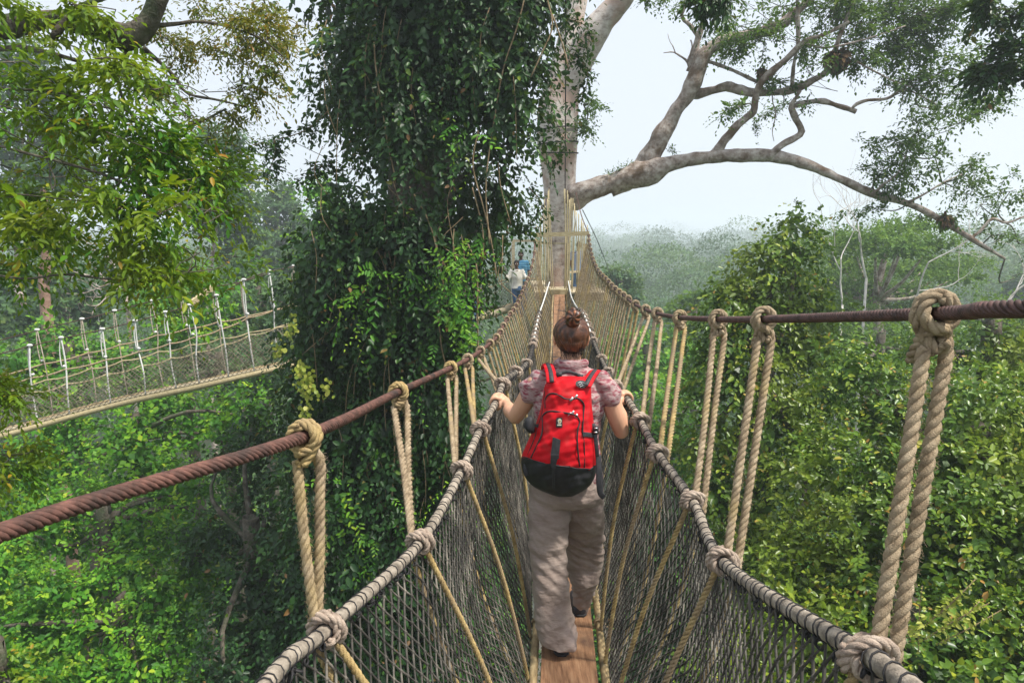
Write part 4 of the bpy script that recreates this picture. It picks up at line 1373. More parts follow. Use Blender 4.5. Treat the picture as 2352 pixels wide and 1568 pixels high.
def netting(rim, sgn, y0, y1, dy, rows, r, mname, label=None, knots=True, fray=0):
    rg = np.random.default_rng(int(dy*1e4)+sgn)
    cols = int((y1-y0)/dy)
    A, Bq = [], []
    def pt(i, j):
        y = y0+(i+.5*(j % 2))*dy
        t = j/rows
        a = np.stack([np.interp(y, rim[:, 1], rim[:, k]) for k in range(3)], -1)+np.array([0, 0, -.02])
        yf = y+.10
        b = np.stack([xc(yf)+sgn*(.185+0*yf), yf, floor_z(yf)-.02], -1)
        p = a*(1-t)+b*t
        p[:, 0] += sgn*(.05*np.sin(t*PI)) + .012*np.sin(y*3.1+t*5)
        p[:, 2] += .008*np.sin(y*9+t*11)
        p[:, 1] += .03*np.sin(t*7+y*.8)
        return p + rg.normal(size=p.shape)*.0012
    i = np.arange(cols)
    grid = [pt(i.astype(float), j) for j in range(rows+1)]
    for j in range(rows):
        if j % 2 == 0:
            A += [grid[j], grid[j][1:]]; Bq += [grid[j+1], grid[j+1][:-1]]
        else:
            A += [grid[j], grid[j][:-1]]; Bq += [grid[j+1], grid[j+1][1:]]
    A = np.concatenate(A); Bq = np.concatenate(Bq)
    mb = MB()
    mb.segs(A, Bq, r*(.85+.4*rg.random(len(A))), 3 if y0 > 3 else 4)
    if knots:
        K = np.concatenate(grid[1:])
        o = np.array([[1, 0, 0], [-1, 0, 0], [0, 1, 0], [0, -1, 0], [0, 0, 1], [0, 0, -1.]])*r*2.5
        V = (K[:, None]+o[None]*np.array([1, 1, 1.2])).reshape(-1, 3)
        F0 = np.array([[0, 2, 4], [2, 1, 4], [1, 3, 4], [3, 0, 4], [2, 0, 5], [1, 2, 5], [3, 1, 5], [0, 3, 5]])
        mb.add(V, (F0[None]+(np.arange(len(K))*6)[:, None, None]).reshape(-1, 3))
    return mb.build('netting', M[mname], bridge, label=label)


for rim, sg in ((rimL, -1), (rimR, 1)):
    netting(rim, sg, .3, 4.2, .046, 27, .0030, 'net')
    netting(rim, sg, 4.2, 8.2, .058, 22, .0033, 'net', knots=False)
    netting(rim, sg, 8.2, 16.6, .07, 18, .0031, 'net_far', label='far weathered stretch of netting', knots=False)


def deck():
    rg = np.random.default_rng(2)
    y = -1.2
    k = 0
    ends = [-1.2, 1.05, 3.42, 5.9, 8.3, 10.8, 13.2, 15.6, 16.7]
    for a, b in zip(ends[:-1], ends[1:]):
        ys = np.linspace(a+.004, b-.004, 12)
        hw = .128
        z = floor_z(ys)
        mb = MB()
        secs = []
        off = rg.normal()*.004
        V, F = [], []
        prof = np.array([[-1, .5], [-.985, 1], [.985, 1], [1, .5], [1, -1], [-1, -1]])
        for yy, zz in zip(ys, z):
            for u, v in prof:
                V.append([xc(yy)+.012+off+u*hw, yy, zz+v*.016])
        n = len(prof)
        i = np.arange(len(ys)-1)[:, None]*n; j = np.arange(n)[None]; q = (j+1) % n
        mb.add(V, [np.stack([i+j, i+n+j, i+n+q, i+q], -1).reshape(-1, 4), np.arange(n)[None], (np.arange(n)+(len(ys)-1)*n)[::-1][None]])
        mb.build('plank', M['plank'], bridge, smooth=False)
        k += 1
    for sg in (-1, 1):
        for a, b in ((-1.2, 3.75), (3.55, 8.2), (8.05, 12.6), (12.45, 16.7)):
            ys = np.linspace(a, b, 30)
            p = np.stack([xc(ys)+.012+sg*(.168 if sg > 0 else .158)+.006*np.sin(ys*2+a), ys, floor_z(ys)-.012+.004*np.sin(ys*5)], 1)
            mb = MB()
            mb.tube(p, .0195+.0015*np.sin(ys*9), 10)
            mb.build('side_pole', M['pole'], bridge)
    # cross ties below the planks
    for y in np.arange(.2, 16.6, .62):
        z = float(floor_z(y))-.032
        mb = MB()
        p = np.array([[xc(y)-.2, y, z+.01], [xc(y)-.1, y, z-.004], [xc(y)+.1, y, z-.004], [xc(y)+.22, y, z+.01]])
        mb.tube(curve(p, 8), .012, 6)
        for sg in (-1, 1):
            mb.tube(helix(np.array([xc(y)+.012+sg*.163, y, float(floor_z(y))-.012]), (0, 1, 0), .02, .004, 3.2, .009), .0042, 4)
        mb.build('cross_tie', M['vine'], bridge)
    # spreader bars and the step at the platform
    mb = MB()
    a, b = P(1227, 540, 16.4), P(1353, 536, 16.4)
    d = nrmz(b-a); c = (a+b)/2
    e2 = np.cross([0, 0, 1.], d)
    R = np.stack([d, e2, np.cross(d, e2)], 1)
    mb.box(c, (np.linalg.norm(b-a)/2, .035, .05), R)
    mb.build('spreader_bar', M['beam'], bridge, smooth=False)


deck()

# ------------------------------------------------------------------ platform round the great tree
def platform():
    root = thing('tree_platform', 'timber platform with a post-and-rail frame wrapped round the pale trunk', 'platform', tuple(P(1283, 690, 17.6)))
    z = -1.44
    def bx(name, a, b, w, h, m='timber'):
        a = np.asarray(a, float); b = np.asarray(b, float)
        d = nrmz(b-a)
        up = np.array([0, 0, 1.]) if abs(d[2]) < .9 else np.array([0, 1., 0])
        e2 = nrmz(np.cross(up, d)); e3 = np.cross(d, e2)
        mb = MB(); mb.box((a+b)/2, (np.linalg.norm(b-a)/2, w/2, h/2), np.stack([d, e2, e3], 1))
        return mb.build(name, M[m], root, smooth=False)
    x0 = P(1283, 690, 17.2)[0]
    bx('step', (x0-.26, 16.85, z+.06), (x0+.24, 16.85, z+.06), .3, .12, 'beam')
    for i in range(6):
        x = x0-.45+i*.3
        bx('deck_board', (x, 17.1, z+.0), (x, 21.6, z), .28, .04)
    bx('deck_beam', (x0-.6, 17.3, z-.12), (x0+1.3, 17.3, z-.12), .1, .16)
    bx('deck_beam', (x0-.6, 21.2, z-.12), (x0+1.3, 21.2, z-.12), .1, .16)
    # landing for the second bridge
    L = P(1205, 700, 18.6)
    # frames of the rails
    for (x, y0, y1, Y) in [(1179, 551, 720, 18.4), (1240, 551, 700, 18.4), (1305, 560, 690, 17.8), (1343, 560, 690, 18.4)]:
        bx('post', P(x, y0, Y), P(x, y1, Y), .08, .08)
    bx('rail', P(1176, 553, 18.4), P(1242, 553, 18.4), .06, .06)
    bx('rail', P(1240, 558, 18.35), P(1308, 560, 17.8), .05, .05)
    bx('rail', P(1179, 640, 18.42), P(1240, 640, 18.42), .04, .04)
    bx('rail', P(1300, 626, 17.9), P(1345, 622, 18.3), .05, .05)


platform()

def stay(name, label, pts, r, m='lash'):
    mb = MB()
    q = [P(*p) for p in pts]
    mb.tube(curve(q, max(3, 14)), r, 5)
    o = mb.build(name, M[m], loc=tuple(q[0]))
    tag(o, label, 'cable')


stay('guy_wire', 'thin taut wire slanting down from the limb joint through the haze', [(1338, 482, 18), (1375, 560, 22), (1408, 645, 30)], .012)
stay('hanging_cable', 'dark straight cable hanging down the front of the pale trunk', [(1300, -160, 11), (1299, 200, 13.5), (1298, 435, 17.8)], .013)
stay('slack_wire', 'thin wire crossing the sky towards the creeper on its left', [(672, 325, 14), (770, 372, 13), (860, 410, 12)], .006)

# ------------------------------------------------------------------ the second bridge
def second_bridge():
    rg = np.random.default_rng(66)
    root = thing('far_rope_bridge', 'second rope walkway slung across the left with white-bound hangers', 'rope bridge', tuple(P(330, 905, 14.1)), None)
    F = [(-260, 1052, 12.3), (0, 995, 13.1), (300, 917, 14.1), (480, 877, 14.8), (660, 838, 15.6), (900, 780, 16.9), (1060, 738, 18), (1150, 714, 18.6), (1180, 703, 18.8)]
    fl = curve([P(*q) for q in F], step=.05)
    tops = [(-100, 835, 12.8), (68, 793, 13.35), (140, 775, 13.6), (235, 755, 13.9), (310, 736, 14.2), (380, 716, 14.4), (435, 700, 14.6), (497, 678, 14.9), (560, 642, 15.2), (618, 622, 15.5), (740, 600, 16.2), (900, 585, 17), (1050, 570, 18), (1150, 560, 18.6)]
    tops = np.array([P(*q) for q in tops])
    back = [(-80, 800, 14), (85, 757, 14.5), (188, 732, 14.8), (263, 713, 15), (347, 690, 15.3), (417, 674, 15.5), (490, 657, 15.7), (555, 645, 16.0), (672, 610, 16.6), (780, 590, 17.2), (900, 575, 18), (1050, 560, 18.8), (1180, 550, 19.4)]
    back = np.array([P(*q) for q in back])
    side = nrmz(np.cross(np.gradient(fl, axis=0), [0, 0, 1.]))
    side = side*np.sign(side[:, 1:2])
    def floor_at(x):
        i = int(np.argmin(np.abs(fl[:, 0]-x)))
        return fl[i], side[i]
    # deck: pole pair and planks
    for s, nm in ((-.17, 'side_pole'), (.17, 'side_pole')):
        mb = MB()
        p = fl+side*s+np.c_[np.zeros(len(fl)), np.zeros(len(fl)), .012*np.sin(fl[:, 0]*2)]
        mb.tube(p[::4], .075, 8)
        mb.build(nm, M['pole'] if s > 0 else M['beam'], root)
    mb = MB()
    i = np.arange(0, len(fl)-1, 4)
    a = fl[i]
    V = np.concatenate([a-side[i]*.15+[0, 0, .05], a+side[i]*.15+[0, 0, .05], a+side[i]*.15+[0, 0, .01], a-side[i]*.15+[0, 0, .01]], 0)
    m = len(a); k = np.arange(m-1)
    mb.add(V, [np.stack([k, k+1, k+1+m, k+m], -1), np.stack([k+3*m, k+2*m, k+2*m+1, k+3*m+1], -1)])
    mb.build('deck', M['timber'], root)
    for row, tp, s in (('near', tops, -.35), ('far', back, .35)):
        # cable
        mb = MB(); mb.tube(curve(tp-[0, 0, .02], step=.3), .011, 6)
        mb.build('cable', M['cable_dark'], root)
        h1, h2, bs = [], [], []
        for j, t in enumerate(tp):
            tx = 1176+FPX*t[0]/(t[1]*cp-t[2]*sp)+(24 if row == 'near' else 32)
            fpx = 1176+FPX*fl[:, 0]/(fl[:, 1]*cp-fl[:, 2]*sp)
            ii = int(np.argmin(np.abs(fpx-tx)))
            f, sd = fl[ii], side[ii]
            b = f + sd*(.2 if s > 0 else -.2)
            mb = MB()
            w = sd*rg.normal()*.04
            q = curve([t, t*.66+b*.34+w+[rg.normal()*.03, 0, 0], t*.33+b*.67-w+[rg.normal()*.03, 0, 0], b], 16)
            mb.tube(q, .0165 if s < 0 else .012, 6)
            q2 = curve([t+[-.02, 0, 0], t*.8+b*.2+[-.06, 0, 0], t*.62+b*.38+[-.05, 0, 0]], 8)
            mb.tube(q2, .011, 6)
            hg = mb.build('hanger_rope', M['white_rope'] if s < 0 else M['rope_grey'], root)
            kb = MB(); kb.ball(t, (.06, .045, .03), 8, 6); kb.ball(t*.64+b*.36, (.035, .035, .03), 8, 6)
            kb.build('binding', M['white_rope'], hg)
            h1.append(t*.6+b*.4); h2.append(t*.42+b*.58); bs.append(b)
        h1, h2, bs = map(np.array, (h1, h2, bs))
        def sag(pts, a):
            out = []
            for p, q in zip(pts[:-1], pts[1:]):
                t = np.linspace(0, 1, 5)[:-1, None]
                out.append(p*(1-t)+q*t-np.array([0, 0, 1])*4*a*t*(1-t))
            out.append(pts[-1:])
            return np.vstack(out)
        mb = MB(); mb.tube(sag(h1, .03), .018, 5); mb.build('hand_rope', M['rope'], root)
        mb = MB(); mb.tube(sag(h2, .05), .014, 5); mb.build('guide_rope', M['beam'], root)
        # netting
        lo, hi = bs, h2
        xs = np.arange(bs[0, 0], bs[-1, 0], .085)
        rows = 17
        def ip(p, x): return np.stack([np.interp(x, p[:, 0], p[:, c]) for c in range(3)], -1)
        grid = []
        for j in range(rows+1):
            x = xs+(.0425 if j % 2 else 0)
            t = j/rows
            g_ = ip(hi, x)*(1-t)+ip(lo, x)*t
            g_[:, 1] += (.12 if s > 0 else -.12)*math.sin(t*PI)
            grid.append(g_)
        A, B_ = [], []
        for j in range(rows):
            if j % 2 == 0:
                A += [grid[j], grid[j][1:]]; B_ += [grid[j+1], grid[j+1][:-1]]
            else:
                A += [grid[j], grid[j][:-1]]; B_ += [grid[j+1], grid[j+1][1:]]
        mb = MB(); mb.segs(np.concatenate(A), np.concatenate(B_), .0055, 3)
        mb.build('netting', M['net_far'], root)
    mb = MB()
    a, b = P(437, 698, 14.6), P(492, 657, 15.6)
    d = nrmz(b-a); e2 = nrmz(np.cross([0, 0, 1.], d))
    mb.box((a+b)/2, (np.linalg.norm(b-a)/2, .03, .06), np.stack([d, e2, np.cross(d, e2)], 1))
    mb.build('spreader_bar', M['beam'], root, smooth=False)


second_bridge()
stay('support_cable', 'rusty cable crossing behind the near leaves above the far bridge at the left', [(-60, 868, 22), (150, 830-0, 22.5), (300, 845-60, 23)], .012, 'cable')
mb = MB()
q = curve([P(-40, 765+100, 24), P(120, 850-12, 24), P(250, 826, 24)], 10)
# log at the landing of the second bridge
lg = MB()
lg.tube(curve([P(1126, 726, 18.1), P(1150, 715, 18.2), P(1180, 703, 18.3)], 10), .085, 12)
tag(lg.build('log', M['timber'], loc=tuple(P(1150, 715, 18.2))), 'short pale log at the mouth of the second bridge below the children', 'log')
# ------------------------------------------------------------------ people
DG = None


def remesh(mb, name, mat_, root, voxel, smooth=4, disp=None, label=None, fac=.5):
    """one continuous surface out of overlapping closed forms"""
    base = BASE[root.name]
    me = mb.mesh(name+'_src', base)
    tmp = bpy.data.objects.new(name+'_src', me)
    C.objects.link(tmp)
    r = tmp.modifiers.new('r', 'REMESH'); r.mode = 'VOXEL'; r.voxel_size = voxel; r.use_smooth_shade = True
    s = tmp.modifiers.new('s', 'SMOOTH'); s.iterations = smooth; s.factor = fac
    dg = bpy.context.evaluated_depsgraph_get()
    out = bpy.data.meshes.new_from_object(tmp.evaluated_get(dg))
    out.name = name
    bpy.data.objects.remove(tmp)
    bpy.data.meshes.remove(me)
    n = len(out.vertices)
    if disp is not None and n:
        co = np.empty(n*3, np.float32); out.vertices.foreach_get('co', co)
        no = np.empty(n*3, np.float32); out.vertices.foreach_get('normal', no)
        co = co.reshape(-1, 3).astype(float); no = no.reshape(-1, 3)
        W = co+base
        co = co + disp(W, no)
        out.vertices.foreach_set('co', co.astype(np.float32).ravel())
        out.update()
    out.materials.clear(); out.materials.append(mat_)
    out.polygons.foreach_set('use_smooth', np.ones(len(out.polygons), bool))
    o = bpy.data.objects.new(name, out)
    C.objects.link(o); o.parent = root
    BASE[o.name] = base
    if label:
        o['label'] = label
    return o


def chain(mb, pts, rad, n=14, flat=None, ref=None):
    """tapered limb with rounded ends"""
    a = np.c_[np.asarray(pts, float), np.asarray(rad, float)]
    c = curve(a, 26) if len(a) > 2 else np.linspace(a[0], a[1], 10)
    p, r = c[:, :3], c[:, 3]
    if flat:
        mb.tube(p, r, n, ab=(r, r*flat), ref=ref)
    else:
        mb.tube(p, r, n)
    for q in (0, -1):
        mb.ball(p[q], r[q]*.995, 14, 9)


def shirt_mat():
    m = bpy.data.materials.new('mauve_print_cloth')
    nt, ln = nodes(m)
    b = nt['Principled BSDF']
    tc = nt.new('ShaderNodeTexCoord')
    mp = nt.new('ShaderNodeMapping'); mp.inputs['Scale'].default_value = (30, 30, 95); mp.inputs['Rotation'].default_value = (.2, .35, 0)
    ln.new(tc.outputs['Object'], mp.inputs[0])
    nz = nt.new('ShaderNodeTexNoise'); nz.inputs['Scale'].default_value = 1.0; nz.inputs['Detail'].default_value = 3
    ln.new(mp.outputs[0], nz.inputs[0])
    r = ramp(nt, [(.20, .03, .05), (.27, .10, .11), (.31, .20, .20), (.38, .27, .26), (.22, .12, .13)], [.36, .44, .5, .6, .7])
    ln.new(nz.outputs[0], r.inputs[0])
    ln.new(r.outputs[0], b.inputs['Base Color'])
    b.inputs['Roughness'].default_value = .8
    n2 = nt.new('ShaderNodeTexNoise'); n2.inputs['Scale'].default_value = 26; n2.inputs['Detail'].default_value = 5
    ln.new(tc.outputs['Object'], n2.inputs[0])
    bp = nt.new('ShaderNodeBump'); bp.inputs['Strength'].default_value = .7; bp.inputs['Distance'].default_value = .012
    ln.new(n2.outputs[0], bp.inputs['Height']); ln.new(bp.outputs[0], b.inputs['Normal'])
    return m


def hair_mat():
    m = bpy.data.materials.new('auburn_hair')
    nt, ln = nodes(m)
    b = nt['Principled BSDF']
    tc = nt.new('ShaderNodeTexCoord')
    at = nt.new('ShaderNodeAttribute'); at.attribute_name = 'strand'
    r = ramp(nt, [(.018, .006, .003), (.06, .021, .009), (.15, .052, .02), (.36, .13, .045)], [.1, .45, .75, 1])
    ln.new(at.outputs['Fac'], r.inputs[0])
    ln.new(r.outputs[0], b.inputs['Base Color'])
    b.inputs['Roughness'].default_value = .42
    b.inputs['Specular IOR Level'].default_value = .5
    bp = nt.new('ShaderNodeBump'); bp.inputs['Strength'].default_value = .6; bp.inputs['Distance'].default_value = .002
    ln.new(at.outputs['Fac'], bp.inputs['Height']); ln.new(bp.outputs[0], b.inputs['Normal'])
    return m


M['shirt'] = shirt_mat()
M['hair'] = hair_mat()
M['pants'] = mat('taupe_linen', [(.19, .14, .115), (.27, .21, .178), (.34, .275, .235)], 5, .85, .7, 26, stretch=(1, 1, 2.2), mix2=((.34, .265, .24), 3, .5, .7), bdist=.01)
M['red'] = mat('red_nylon', [(.40, .001, .005), (.50, .002, .009), (.58, .004, .012)], 6, .66, .6, 500, spec=.2, bdist=.0015, mix2=((.42, .03, .03), 16, .52, .72))
M['emblem'] = mat('pale_emblem', [(.5, .48, .36), (.6, .58, .45)], 20, .6, 0)
M['hair_black'] = mat('black_hair', [(.01, .008, .007), (.025, .02, .018)], 60, .6, .5, 200)
M['white_cloth'] = mat('white_cloth', [(.62, .58, .5), (.8, .77, .7)], 12, .8, .6, 40)
M['denim'] = mat('denim', [(.05, .1, .2), (.11, .19, .33)], 14, .8, .4, 80)
M['eye'] = mat('eye_white', [(.7, .7, .68), (.8, .8, .78)], 10, .2, 0)
M['lip'] = mat('lip', [(.4, .12, .1), (.5, .18, .15)], 10, .5, 0)
M['pink'] = mat('pink_cloth', [(.6, .42, .5), (.75, .6, .66)], 12, .8, .4, 40)


def stripes(name, c1, c2, sc, axis='Z'):
    m = bpy.data.materials.new(name)
    nt, ln = nodes(m)
    b = nt['Principled BSDF']
    tc = nt.new('ShaderNodeTexCoord')
    w = nt.new('ShaderNodeTexWave'); w.bands_direction = axis; w.inputs['Scale'].default_value = sc; w.inputs['Distortion'].default_value = .4
    ln.new(tc.outputs['Object'], w.inputs[0])
    r = ramp(nt, [c1, c2], [.45, .55])
    ln.new(w.outputs[0], r.inputs[0]); ln.new(r.outputs[0], b.inputs['Base Color'])
    b.inputs['Roughness'].default_value = .85
    return m


M['blue_stripe'] = stripes('blue_striped_cloth', (.02, .16, .42), (.22, .55, .72), 7)
M['check'] = stripes('blue_check_cloth', (.16, .22, .38), (.42, .5, .62), 9, 'X')


def fingers(mb, H, t, n, b, R, seed, thumb=1):
    """hand gripping a rope: H rope centre, t along rope, n back-of-hand side, b away side"""
    rg = np.random.default_rng(seed)
    # palm over the near/upper side of the rope
    for i, (off, ln, r) in enumerate([(-.030, .90, .0082), (-.010, 1.0, .0088), (.010, 1.03, .0088), (.030, .95, .0086)]):
        a0, a1 = -.55, 2.9*ln
        a = np.linspace(a0, a1, 9)
        rad = R+r*1.02 + np.where(a < .3, .004, 0) + .003*np.exp(-((a-.75)/.3)**2)
        p = H + t*(off+.002*rg.normal()+.004*np.linspace(0, 1, 9)[:, None]*np.sign(off)*-1) + (n*np.cos(a)[:, None]+b*np.sin(a)[:, None])*rad[:, None]
        chain(mb, p, np.linspace(r*1.08, r*.86, 9)+np.array([0, 0, .0006, 0, 0, .0005, 0, 0, 0]), 10)
        # knuckle
        mb.ball(p[2]-n*.001, r*1.12, 10, 7)
    # palm block
    c0 = H + n*(R+.012) - b*.016
    chain(mb, [c0-t*.026, c0-t*.006+n*.002, c0+t*.016+n*.002, c0+t*.030], [.0145, .0165, .0165, .014], 12)
    c1 = H + n*(R+.006)-b*.034
    chain(mb, [c1-t*.024, c1, c1+t*.022], [.0155, .0185, .0155], 12)
    # thumb leaves the near side of the palm and closes under the rope
    a = np.linspace(-1.0, -2.6, 6)
    p = H + t*(thumb*(.034+.010*np.sin(np.linspace(0, PI, 6)))[:, None]) + (n*np.cos(a)[:, None]+b*np.sin(a)[:, None])*(R+.0105)
    chain(mb, np.vstack([c1+t*thumb*.014, p]), [.014, .0125, .0115, .0112, .0105, .0098, .0088], 10)
    return c1 - b*.012


def woman():
    Yb = 3.12
    feet = np.array([.262, 3.12, float(floor_z(3.12))+.016])
    root = thing('person', 'woman seen from behind in mauve shirt and loose taupe trousers holding both hand ropes', 'person', tuple(feet))
    b = MB()
    X = lambda px, py, Y: P(px, py, Y)
    ex, ey, ez = np.eye(3)
    # --- body
    hipc = X(1300, 1105, 3.13); wst = X(1303, 1010, 3.12); chs = X(1308, 930, 3.12); shc = X(1308, 868, 3.13); nk = X(1312, 838, 3.13)
    secs = [(hipc-ez*.06, ex*.13, ey*.10), (hipc, ex*.165, ey*.115), (hipc+ez*.08, ex*.155, ey*.11), (wst, ex*.125, ey*.085), ((wst+chs)/2, ex*.135, ey*.095), (chs, ex*.15, ey*.105), (chs+ez*.06, ex*.155, ey*.1), (shc-ez*.015, ex*.145, ey*.08), (shc+ez*.022, ex*.09, ey*.06), (nk+ez*.0, ex*.05, ey*.05), (nk+ez*.03, ex*.045, ey*.047)]
    b.loft(secs, 24)
    hd = X(1312, 768, 3.15)
    chain(b, [nk-ez*.03, nk+ez*.03+ey*.005, hd-ez*.055+ey*.008], [.053, .047, .049], 16)
    b.ball(hd+ez*.004, (.072, .087, .083), 22, 16)
    b.ball(hd+ey*.03-ez*.05, (.054, .058, .055), 18, 12)
    b.ball(hd+ey*.062-ez*.084, (.026, .024, .02), 14, 10)
    chain(b, [hd+ey*.088-ez*.0, hd+ey*.108-ez*.034], [.008, .014], 10)
    b.ball(hd+ey*.079-ez*.062, (.022, .012, .009), 12, 8)
    for s in (-1, 1):
        e = hd+ex*s*.075+ey*.0-ez*.02
        b.ball(e, (.010, .018, .030), 12, 9)
        b.ball(e+ex*s*.006-ey*.006+ez*.004, (.006, .014, .022), 12, 9)
        b.ball(e-ez*.024+ex*s*.001, (.007, .009, .010), 10, 7)
    # arms
    sL = X(1232, 880, 3.1); eL = X(1184, 957, 3.23); sR = X(1388, 882, 3.1); eR = X(1427, 990, 3.14)
    HL = at_y(rimL, 3.45); HR_ = at_y(rimR, 3.42)
    tL = nrmz(at_y(rimL, 3.55)-at_y(rimL, 3.35)); tR = nrmz(at_y(rimR, 3.52)-at_y(rimR, 3.32))
    for (s, e, H, t, sg) in ((sL, eL, HL, tL, -1), (sR, eR, HR_, tR, 1)):
        n = nrmz(ez*1.0+ex*(-sg)*.35 - t*np.dot(ez*1.0+ex*(-sg)*.35, t))
        bb = np.cross(t, n); bb = bb*np.sign(bb[0])*sg
        w = fingers(b, H, t, n, bb, .0185, 5+sg, thumb=-1)
        wr = w - t*.020 + (e-w)*.10
        chain(b, [w, wr], [.019, .021], 14)
        fa = [wr+(e-wr)*q for q in (0, .25, .55, .8, 1)]
        fa[2] = fa[2]+ex*sg*.006
        chain(b, fa, [.0215, .026, .036, .038, .035], 18)
        ua = [e+(s-e)*q for q in (0, .3, .6, 1)]
        ua[1] = ua[1]-ey*.004
        chain(b, ua, [.036, .042, .045, .045], 18)
        b.ball(s+(chs-s)*.12, .048, 16, 12)
    # legs, hidden in the trousers, and ankles
    aL = X(1288, 1470, 2.99); kL = X(1268, 1290, 3.12); aR = X(1330, 1402, 3.36); kR = X(1348, 1275, 3.3)
    hL = hipc-ex*.085-ez*.05; hR = hipc+ex*.085-ez*.05
    for h, k, a in ((hL, kL, aL), (hR, kR, aR)):
        chain(b, [h, (h+k)/2, k], [.07, .048, .038], 16)
        chain(b, [k, k*.65+a*.35-ey*.01, a], [.038, .038, .03], 14)
        chain(b, [a, a-ez*.045+ey*.05, a-ez*.052+ey*.12], [.03, .026, .02], 12)
    remesh(b, 'body', M['skin'], root, .0042, 3)
    # face details
    for s in (-1, 1):
        e = MB(); e.ball(hd+ex*s*.03+ey*.078-ez*.004, .012, 12, 8); e.build('eye', M['eye'], root)
    lp = MB(); lp.ball(hd+ey*.088-ez*.062, (.02, .006, .006), 12, 6); lp.build('mouth', M['lip'], root)
    # --- hair: cap swept up into a bun
    h = MB()
    h.ball(hd+ez*.006-ey*.004, (.0845, .097, .0865), 28, 18)
    h.ball(hd-ey*.03-ez*.022, (.074, .066, .066), 22, 16)
    bun = X(1316, 727, 3.055)
    h.ball(bun, (.034, .034, .036), 18, 12)
    h.ball(bun+np.array([.012, -.012, .008]), (.022, .022, .022), 14, 10)
    h.ball(bun+np.array([-.012, -.010, -.006]), (.022, .024, .026), 14, 10)
    h.ball(bun-ez*.026+ey*.008, (.034, .032, .022), 18, 12)
    chain(h, [bun+ex*.018+ez*.012, bun+ez*.032+ex*.004, bun-ex*.016+ez*.024], [.012, .011, .007], 8)
    face = hd+ey*.075-ez*.015
    pole = bun-ez*.02+ey*.01
    ax = nrmz(pole-hd)
    u = nrmz(np.cross(ax, ex)); v = np.cross(ax, u)
    cdir = nrmz(face-hd)

    def strandf(W):
        q = W-hd
        a = np.arctan2(q@u, q@v)
        d = np.linalg.norm(W-bun, axis=1)
        inb = d < .05
        a2 = np.arctan2((W-bun)[:, 0], (W-bun)[:, 2])*1.0 + d*30
        ph = np.where(inb, a2*7+(W-bun)[:, 1]*60, a*80 + 3*np.sin(a*5+1)+6*snoise(W, 26, 4))
        return .5+.5*np.sin(ph)*(.6+.4*snoise(W, 60, 8)) + .22*snoise(W, 240, 3)

    def disp(W, no):
        s = strandf(W)
        d = no*(s[:, None]-.5)*.0028
        # clear the face and the neck
        fr = np.clip(((W-hd)@cdir-.045)/.03, 0, 1)
        lo = np.clip((-.05-(W-hd)[:, 2])/.03, 0, 1)*np.clip(((W-hd)[:, 1]+.0)/.03, 0, 1)
        d -= nrmz(W-hd)*(np.maximum(fr*np.clip((.06-(W-hd)[:, 2])/.03, 0, 1), lo)*.04)[:, None]
        return d
    ho = remesh(h, 'hair', M['hair'], root, .0032, 2, disp)
    me = ho.data
    co = np.empty(len(me.vertices)*3, np.float32); me.vertices.foreach_get('co', co)
    s = strandf(co.reshape(-1, 3)+feet)
    at = me.attributes.new('strand', 'FLOAT', 'POINT'); at.data.foreach_set('value', np.clip(s*.72+.12, 0, 1).astype(np.float32))
    # loose strands at the nape
    rg = np.random.default_rng(6)
    ls = MB()
    for i in range(90):
        p0 = hd+np.array([rg.uniform(-.055, .055), -.055-.02*rg.random(), -.07-.01*rg.random()])
        p1 = p0+np.array([rg.normal()*.01, .0+.01*rg.random(), -.02-.03*rg.random()])
        ls.tube(curve([p0+ez*.03, p0-ey*.004, p1], 7), np.linspace(.0012, .0003, 7), 3, cap=False)
    for i in range(70):
        a = rg.uniform(0, 2*PI)
        p0 = bun+np.array([math.cos(a)*.028, -.004, math.sin(a)*.026])
        p1 = p0+np.array([math.cos(a+.6)*.02, rg.normal()*.01, math.sin(a+.6)*.02+.006])
        ls.tube(curve([p0, (p0+p1)/2+rg.normal(size=3)*.006, p1], 7), np.linspace(.001, .0003, 7), 3, cap=False)
    ls.build('loose_strands', M['hair_black'], root)
    # --- shirt
    sh = MB()
    g = .013
    secs2 = [(hipc-ez*.0+ex*.0, ex*.178, ey*.128), (hipc+ez*.07, ex*.172, ey*.125), (wst, ex*.15, ey*.112), ((wst+chs)/2, ex*.155, ey*.116), (chs, ex*.166, ey*.122), (chs+ez*.06, ex*.168, ey*.115), (shc-ez*.015, ex*.16, ey*.095), (shc+ez*.022, ex*.115, ey*.072), (nk-ez*.012, ex*.076, ey*.064)]
    sh.loft(secs2, 26)
    for (s, e, sg) in ((sL, eL, -1), (sR, eR, 1)):
        d = nrmz(e-s)
        chain(sh, [s-d*.01+ez*.002-ex*sg*.006, s+d*.03, s+d*.052], [.054, .060, .064], 20)
        chain(sh, [s+ez*.0-ex*sg*.01, shc+ex*sg*.07+ez*.006], [.052, .05], 16)
        # flat cuff end
    # collar roll
    t = np.linspace(0, 2*PI, 30)
    col = np.stack([nk[0]+.060*np.cos(t), nk[1]+.056*np.sin(t), nk[2]+.004-.006*np.sin(t)], 1)
    sh.tube(col, .015, 10, cap=False, ab=(np.full(30, .012), np.full(30, .024)), ref=(0, 1, .01))

    def wr(W, no):
        a = .008*snoise(W*np.array([1, 1, 1.7]), 26, 11, 3)+.004*snoise(W, 75, 12, 2)
        return no*a[:, None]
    remesh(sh, 'shirt', M['shirt'], root, .006, 3, wr)
    # --- trousers
    pt = MB()
